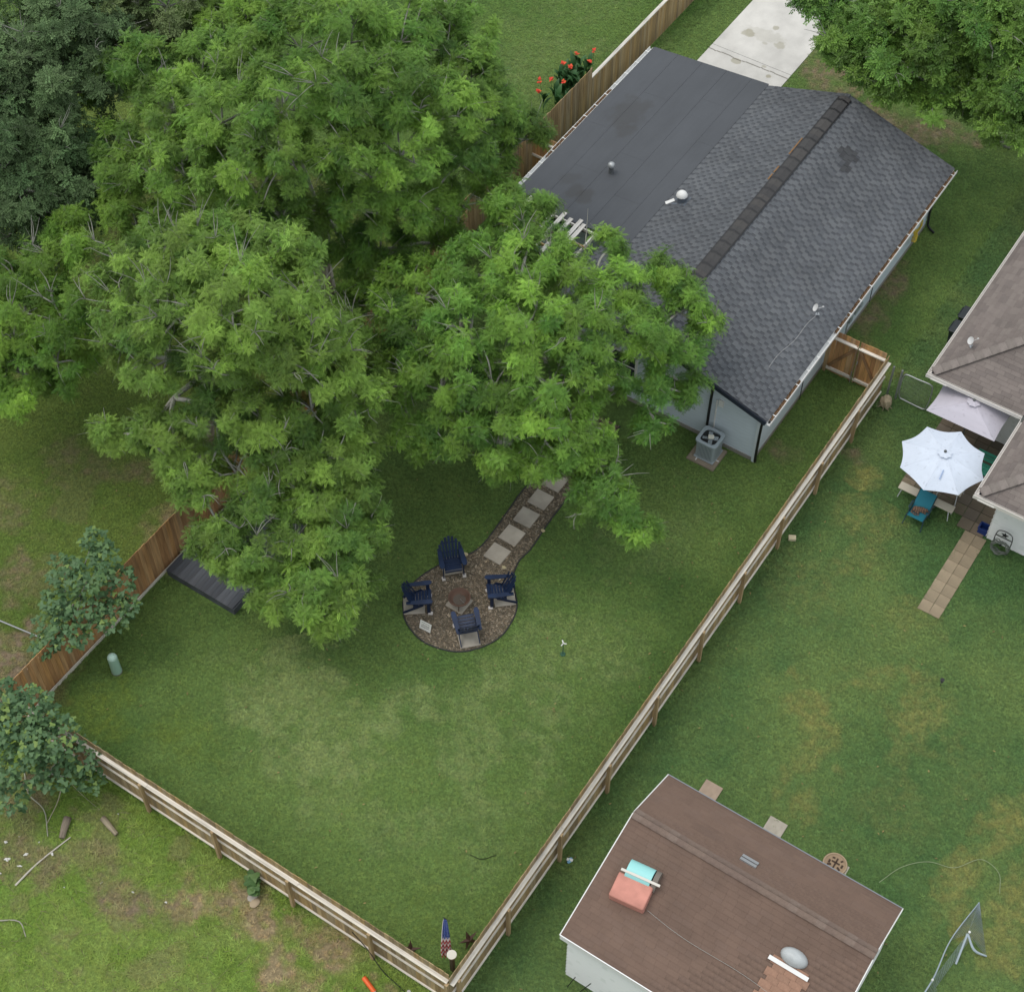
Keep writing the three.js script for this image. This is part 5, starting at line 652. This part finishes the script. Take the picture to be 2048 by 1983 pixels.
const T2=[[-20.78,3.0,-17.61,0.50],[-20.17,2.7,-17.39,0.35],[-21.60,5.2,-24.25,0.80],[-20.94,4.6,-24.45,0.70],[-20.68,6.0,-22.25,0.90],[-27.24,7.0,-21.61,0.90],[-25.53,8.0,-21.33,1.10],[-23.90,9.0,-21.64,1.20],[-23.44,9.5,-21.98,0.70],[-22.62,9.0,-22.49,1.10],[-22.45,8.5,-23.64,0.70],[-25.91,7.0,-20.70,1.10],[-23.66,8.5,-20.26,1.30],[-21.89,9.5,-20.49,1.30],[-21.32,9.0,-21.66,1.20],[-20.82,8.0,-22.09,1.00],[-25.70,6.0,-20.00,0.80],[-23.96,7.0,-19.85,1.10],[-22.21,7.5,-20.26,1.20],[-20.82,8.0,-20.85,1.20],[-20.49,7.0,-22.15,1.10],[-25.22,4.2,-18.55,0.60],[-24.20,4.7,-18.94,0.70],[-23.10,5.0,-18.75,0.80],[-22.45,5.5,-19.72,1.10],[-21.25,6.0,-20.21,1.10],[-20.37,6.0,-21.20,1.10],[-19.89,5.5,-22.24,0.90],[-22.34,4.3,-18.50,0.80],[-21.55,4.5,-19.24,1.00],[-20.36,5.0,-19.96,1.00],[-19.48,5.0,-20.74,1.00],[-19.35,4.4,-21.82,0.60],[-21.05,3.4,-17.98,0.80],[-20.45,4.0,-18.83,0.90],[-19.98,3.2,-17.88,0.90],[-19.39,3.6,-18.90,0.80],[-19.33,4.0,-19.97,0.90],[-18.55,4.0,-20.48,0.80],[-17.92,3.5,-20.35,0.60],[-18.13,3.3,-19.60,0.80],[-18.47,3.0,-18.27,0.90],[-19.05,2.6,-17.45,0.70],[-17.66,2.4,-17.77,0.60],[-17.61,2.8,-18.63,0.70]];
const T3=[[-20.30,6.2,-30.44,0.60],[-19.19,6.4,-30.30,0.55],[-19.55,6.5,-29.44,0.80],[-18.53,6.5,-29.16,0.80],[-20.80,5.5,-26.50,0.90],[-21.29,5.0,-26.05,0.70],[-19.39,6.5,-26.95,1.10],[-17.86,7.0,-27.37,1.10],[-16.73,7.0,-28.12,0.90],[-16.37,6.8,-29.75,0.40],[-15.43,6.5,-28.89,0.80],[-14.91,6.0,-30.51,0.65],[-14.22,5.5,-29.94,0.80],[-13.55,5.0,-30.26,0.50],[-19.81,5.5,-25.10,1.10],[-18.12,6.5,-25.34,1.20],[-16.74,7.0,-25.91,1.20],[-15.53,7.0,-26.71,1.10],[-14.56,6.0,-28.03,0.90],[-13.57,5.0,-28.89,0.80],[-12.97,4.0,-28.58,0.55],[-19.53,4.5,-24.16,0.80],[-18.20,5.5,-23.99,1.10],[-16.82,6.0,-24.59,1.20],[-15.51,6.2,-25.25,1.10],[-14.92,5.5,-26.59,0.80],[-13.97,4.6,-27.73,0.70],[-18.84,4.0,-23.39,0.70],[-18.08,3.8,-23.24,0.60],[-17.25,4.5,-23.53,0.80],[-16.11,5.0,-24.00,1.00],[-15.11,5.0,-24.66,0.90],[-14.47,4.6,-25.68,0.80],[-13.23,4.0,-27.11,0.45],[-15.89,4.0,-23.67,0.70],[-15.13,4.2,-23.98,0.70],[-14.35,4.2,-24.50,0.80],[-13.75,4.0,-25.08,0.70],[-13.30,3.6,-24.12,0.75],[-12.61,3.4,-24.56,0.60],[-11.87,3.0,-24.40,0.40]];
const T4=[[-30.86,5.0,-20.66,1.20],[-30.30,5.0,-21.51,1.00],[-29.82,5.5,-22.19,0.70],[-29.52,5.0,-19.46,1.20],[-28.45,5.5,-20.28,1.10],[-29.18,4.0,-18.96,1.00],[-28.22,4.5,-19.51,0.90],[-28.80,3.5,-18.40,0.70],[-28.02,4.5,-20.32,0.70],[-31.10,5.0,-23.44,0.50],[-31.25,5.0,-19.46,1.30],[-30.37,4.0,-18.40,1.20]];
const T5=[[-35.53,8.0,-27.00,1.60],[-33.96,8.0,-27.48,1.50],[-34.04,7.5,-25.69,1.60],[-33.10,7.0,-26.77,1.20],[-33.35,6.5,-24.62,1.50],[-32.63,6.0,-25.53,1.20],[-32.90,5.5,-23.40,1.40],[-32.25,5.0,-24.48,1.20],[-33.13,4.0,-23.36,0.90],[-32.16,4.0,-24.52,0.80],[-35.66,8.0,-25.24,1.60],[-34.18,7.0,-23.37,1.60],[-32.56,4.5,-26.00,0.70]];
const T7=[[-33.43,7.0,-29.98,1.10],[-32.82,6.5,-30.57,1.00],[-32.70,8.0,-30.33,1.20],[-34.01,6.0,-29.68,0.80],[-34.18,8.0,-29.05,1.20]];
const T8=[[-31.49,7.5,-31.35,1.20],[-30.18,7.5,-31.92,1.20],[-31.92,6.5,-31.17,0.80],[-31.31,6.0,-32.05,0.80],[-29.29,8.0,-32.59,1.20]];
const T6=[[-16.51,5.0,-44.77,0.90],[-15.21,5.5,-44.52,1.00],[-15.90,4.8,-43.63,0.70],[-14.42,5.2,-43.38,0.80],[-13.08,4.8,-43.68,0.80],[-13.66,4.2,-43.30,0.70],[-15.09,4.4,-43.24,0.60],[-12.39,4.0,-43.69,0.60],[-11.87,4.0,-44.47,0.50],[-11.47,3.6,-44.57,0.40],[-13.81,6.5,-44.47,1.00],[-12.31,7.0,-44.67,1.20],[-11.17,7.0,-45.12,1.20],[-11.20,6.0,-44.60,1.10],[-10.02,5.5,-44.09,1.10],[-10.59,5.0,-44.16,0.80],[-9.67,4.5,-43.48,0.70],[-17.58,5.5,-44.20,0.60],[-9.97,6.5,-44.93,1.30],[-12.74,5.8,-44.35,1.00],[-11.85,5.0,-44.68,0.90],[-13.23,5.0,-44.66,0.80],[-10.33,4.2,-43.63,0.70],[-12.09,6.0,-45.08,1.00]];
const F1=[[-22.03,2.6,-11.31,0.70],[-22.22,2.4,-10.81,0.70],[-21.29,2.3,-11.14,0.70],[-21.71,1.8,-10.34,0.70],[-21.00,1.4,-10.73,0.60],[-20.71,1.5,-11.37,0.50],[-20.28,1.0,-11.12,0.35],[-21.63,1.1,-9.66,0.50],[-21.51,2.3,-10.83,0.60],[-22.80,2.7,-11.07,0.60]];
const F2=[[-23.89,3.2,-15.88,0.35],[-23.41,3.0,-15.78,0.40],[-24.10,2.8,-14.91,0.50],[-23.37,2.9,-15.11,0.55],[-22.85,2.5,-15.60,0.40],[-23.92,2.4,-14.20,0.35],[-23.27,2.2,-14.60,0.60],[-22.62,2.0,-14.80,0.50],[-23.80,1.9,-13.73,0.50],[-23.19,2.0,-13.86,0.55],[-23.66,1.6,-13.29,0.35],[-22.38,2.2,-15.19,0.35]];

tree('pecan_tree', 'tallest pecan tree with pale branches, behind the left fence', 'tree', [-26.1, -28.6], [-25.6, 4.6, -28.2], T1, { ...pecan, seed: 101, r0: .3, group: 'pecan trees' });
tree('pecan_tree', 'pecan tree with drooping boughs over the black deck', 'tree', [-25.3, -21.4], [-24.3, 4.4, -21.4], T2, { ...pecan, seed: 102, r0: .27, cols: [[.085, .185, .038], [.24, .38, .07]], group: 'pecan trees', bare: .16, droop: .2 });
tree('pecan_tree', 'pecan tree overhanging the house roof and stepping stones', 'tree', [-18.1, -26.9], [-17.9, 3.8, -26.7], T3, { ...pecan, seed: 103, r0: .24, cols: [[.076, .19, .037], [.21, .365, .056]], group: 'pecan trees' });
tree('pecan_tree', 'small pecan tree at the left picture edge', 'tree', [-31.4, -21], [-31, 3, -20.9], T4, { ...pecan, seed: 104, r0: .2, cols: [[.078, .19, .032], [.205, .35, .048]], group: 'pecan trees' });
tree('oak_tree', 'dark grey green oak in the upper left corner', 'tree', [-35.8, -25.3], [-35.2, 3.6, -25.5], T5, { seed: 105, leaf: smallSprig, cols: [[.07, .135, .052], [.12, .19, .078]], lm: LMd, per: 6, shoots: 11, dens: 13, size: 1.15, r0: .35 });
tree('oak_tree', 'olive grey oak at the top edge, beside the darker oak', 'tree', [-34.5, -31.2], [-34.1, 3.6, -30.8], T7, { seed: 106, leaf: smallSprig, cols: [[.095, .145, .055], [.145, .195, .075]], lm: LMd, per: 6, shoots: 10, dens: 12, size: 1.15, r0: .28, bare: .2 });
tree('pecan_tree', 'pecan tree cut off by the top edge, left of the far lawn', 'tree', [-31.6, -33.5], [-31.2, 3.6, -33], T8, { ...pecan, seed: 107, r0: .24, group: 'pecan trees' });
tree('elm_tree', 'bright green small leaved tree beside the driveway', 'tree', [-10.8, -47.8], [-11, 3.2, -47], T6, { seed: 108, leaf: smallSprig, cols: [[.07, .165, .034], [.165, .285, .052]], lm: LM, per: 7, shoots: 11, dens: 19, size: 1.1, r0: .25, flat: .65 });
function shrub(name, label, base, lobes, seed, n) {     // large-leaved shrub: the biggest leaves are pieces of their own
  const rr = rng(seed), g = thing(name, label, 'shrub', [0, 0, 0], 0, 'large leaved shrubs'), stems = [], lm = [[.085, .165, .066], [.11, .2, .075], [.065, .135, .056], [.18, .27, .07], [.1, .185, .085]].map(c => { const m = LMb.clone(); m.color = lin(...c); return m; }), all = [];
  for (const [x, y, z, r] of lobes) { const c = V3(x, y, z); stems.push(tube([V3(base[0] + (rr() - .5) * .3, 0, base[1] + (rr() - .5) * .3), V3(lerp(base[0], x, .4), y * .55, lerp(base[1], z, .4)), c], [.035, .025, .012], 5, 3)); const k = Math.round(330 * r * r + 22);
    for (let q = 0; q < k; q++) { const a = rr() * 6.283, b = 1 - 2 * rr() * .85, s = Math.sqrt(1 - b * b), v = V3(Math.cos(a) * s, b * .8, Math.sin(a) * s), p = c.clone().addScaledVector(v, r * Math.pow(rr(), .35)); const Z = V3(v.x + (rr() - .5) * .8, -.25 + (rr() - .5) * .5, v.z + (rr() - .5) * .8).normalize(), Y = V3((rr() - .5) * .8, 1, (rr() - .5) * .8); Y.addScaledVector(Z, -Y.dot(Z)).normalize(); const X = Y.clone().cross(Z), k2 = .4 + rr() * .45; all.push({ m: new THREE.Matrix4().makeBasis(X, Y, Z).scale(V3(k2, k2, k2)).setPosition(p), c: rr() < .07 ? 3 : [0, 1, 2, 4][Math.floor(rr() * 4)], d: p.distanceTo(camera.position) - k2 * 2 }); } }
  part(g, 'stem', merge(stems), bark); all.sort((a, b) => a.d - b.d); const rest = all.slice(n); all.slice(0, n).forEach(l => { const o = part(g, 'leaf', bigLeaf, lm[l.c]); o.applyMatrix4(l.m); });
  const im = new THREE.InstancedMesh(bigLeaf, LMb, rest.length), C = new THREE.Color(); rest.forEach((l, i) => { im.setMatrixAt(i, l.m); im.setColorAt(i, C.copy(lm[l.c].color)); }); im.name = 'foliage'; im.userData.kind = 'stuff'; im.castShadow = im.receiveShadow = true; g.add(im); return g;
}
shrub('fig_shrub', 'large leaved blue green shrub at the near left fence corner', [-21.9, -10.8], F1, 201, 260);
shrub('fig_shrub', 'blue green shrub leaning over the reddish left fence', [-24.1, -14.3], F2, 202, 260);
{ // fallen leaves on the lawns near the trees
  const rr = rng(88), n = 420, im = new THREE.InstancedMesh(leafGeo(tri => blade(tri, 0, 0, 0, 0, .004, .08, .016)), mat([1, 1, 1], .9), n), M = new THREE.Matrix4(), Q = new THREE.Quaternion(), E = new THREE.Euler(), C = new THREE.Color();
  for (let k = 0; k < n; k++) { let x, z; do { x = -30 + rr() * 30; z = -31 + rr() * 23; } while (!grassy(x, z)); E.set((rr() - .5) * .5, rr() * 6.28, (rr() - .5) * .5); M.compose(V3(x, .05, z), Q.setFromEuler(E), V3(1, 1, 1).multiplyScalar(.6 + rr() * .7)); im.setMatrixAt(k, M); const l = .7 + rr() * .8; im.setColorAt(k, C.setRGB(.24 * l, .19 * l, .08 * l)); }
  im.name = 'fallen_leaves'; im.receiveShadow = im.castShadow = true; meta(im, 'dry fallen leaves scattered over the lawns', 'leaves', null, 'stuff'); scene.add(im);
}
{ // broad-leaved weed by the near fence, with a stone
  const rr = rng(55), g = thing('weed_plant', 'broad leaved weed growing against the outside of the near fence', 'plant', [-15.3, 0, -11.42]), m = [mat([.05, .12, .03], .6), mat([.08, .16, .04], .6)]; for (let k = 0; k < 22; k++) { const l = part(g, 'leaf', bigLeaf, m[k % 2]), a = rr() * 6.28; l.position.set(Math.cos(a) * .12 * rr(), .12 + rr() * .35, Math.sin(a) * .1 * rr()); l.rotation.set(-.2 + rr() * .5, a, 0, 'YXZ'); l.scale.setScalar(.8 + rr() * .7); } part(g, 'stem', merge([0, 1, 2, 3].map(k => tube([V3(0, 0, 0), V3((rr() - .5) * .2, .4, (rr() - .5) * .15)], [.012, .006], 5))), m[0]);
  for (const [x, z, l, c] of [[-15.05, -11.1, 'flat tan stone under the weed, nearer the camera', [.4, .32, .22]], [-15.2, -11.2, 'flat grey stone under the weed', [.38, .35, .31]]]) { const q = rough(new THREE.IcosahedronGeometry(.12, 2), .05, 8, x); q.scale(1, .35, 1.3); q.translate(x, .045, z); single('stone', l, 'stone', q, mat(c, .95)); }
}
{ // red cannas behind the tall fence
  const rr = rng(66), g = thing('canna_plants', 'red flowering cannas behind the tall fence', 'flowers', [-24.75, 0, -41.2]), gm = [mat([.03, .1, .03], .5), mat([.045, .13, .04], .5), mat([.06, .15, .05], .5)], red = [mat([.62, .035, .02], .7), mat([.7, .08, .025], .7)], stems = [];
  const lg = grid(2, 6, (u, v) => V3((u - .5) * .16 * Math.sin(Math.PI * (.08 + .9 * v)), v * .55 - .12 * v * v, .22 * v * v));
  const st = []; for (let k = 0; k < 30; k++) { const x = (rr() - .5) * 1.2, z = -1.2 + rr() * 2.4, h = .75 + rr() * .4; st.push([x, h, z]); stems.push(tube([V3(x, 0, z), V3(x + (rr() - .5) * .1, h, z)], [.012, .008], 5)); for (let q = 0; q < 5; q++) { const l = part(g, 'leaf', lg, gm[Math.floor(rr() * 3)]); l.position.set(x, .1 + rr() * .75, z); l.rotation.y = rr() * 6.28; l.scale.setScalar(.9 + rr() * .4); } }
  part(g, 'stems', merge(stems), gm[0]);
  [[-.75, 1.2, .9], [-.5, 1.3, -.2], [-.35, 1.35, -.9], [-.3, 1.1, -.4], [-.55, 1.05, .5], [.1, 1.4, -1.3], [.15, 1.15, -1.0], [-.15, 1.0, .3], [-.6, 1.0, 1.2]].forEach(([x, y, z]) => { const f = part(g, 'stalk', tube([V3(x * .8, .4, z), V3(x, y, z)], [.01, .008], 5), gm[1]); for (let q = 0; q < 7; q++) { const p = part(f, 'petal', bigLeaf, red[q % 2]); p.position.set(x + (rr() - .5) * .08, y + (rr() - .3) * .14, z + (rr() - .5) * .08); p.rotation.set(-.6 * rr(), rr() * 6.28, 0, 'YXZ'); p.scale.setScalar(.34 + rr() * .22); } });
}
renderer.render(scene, camera);
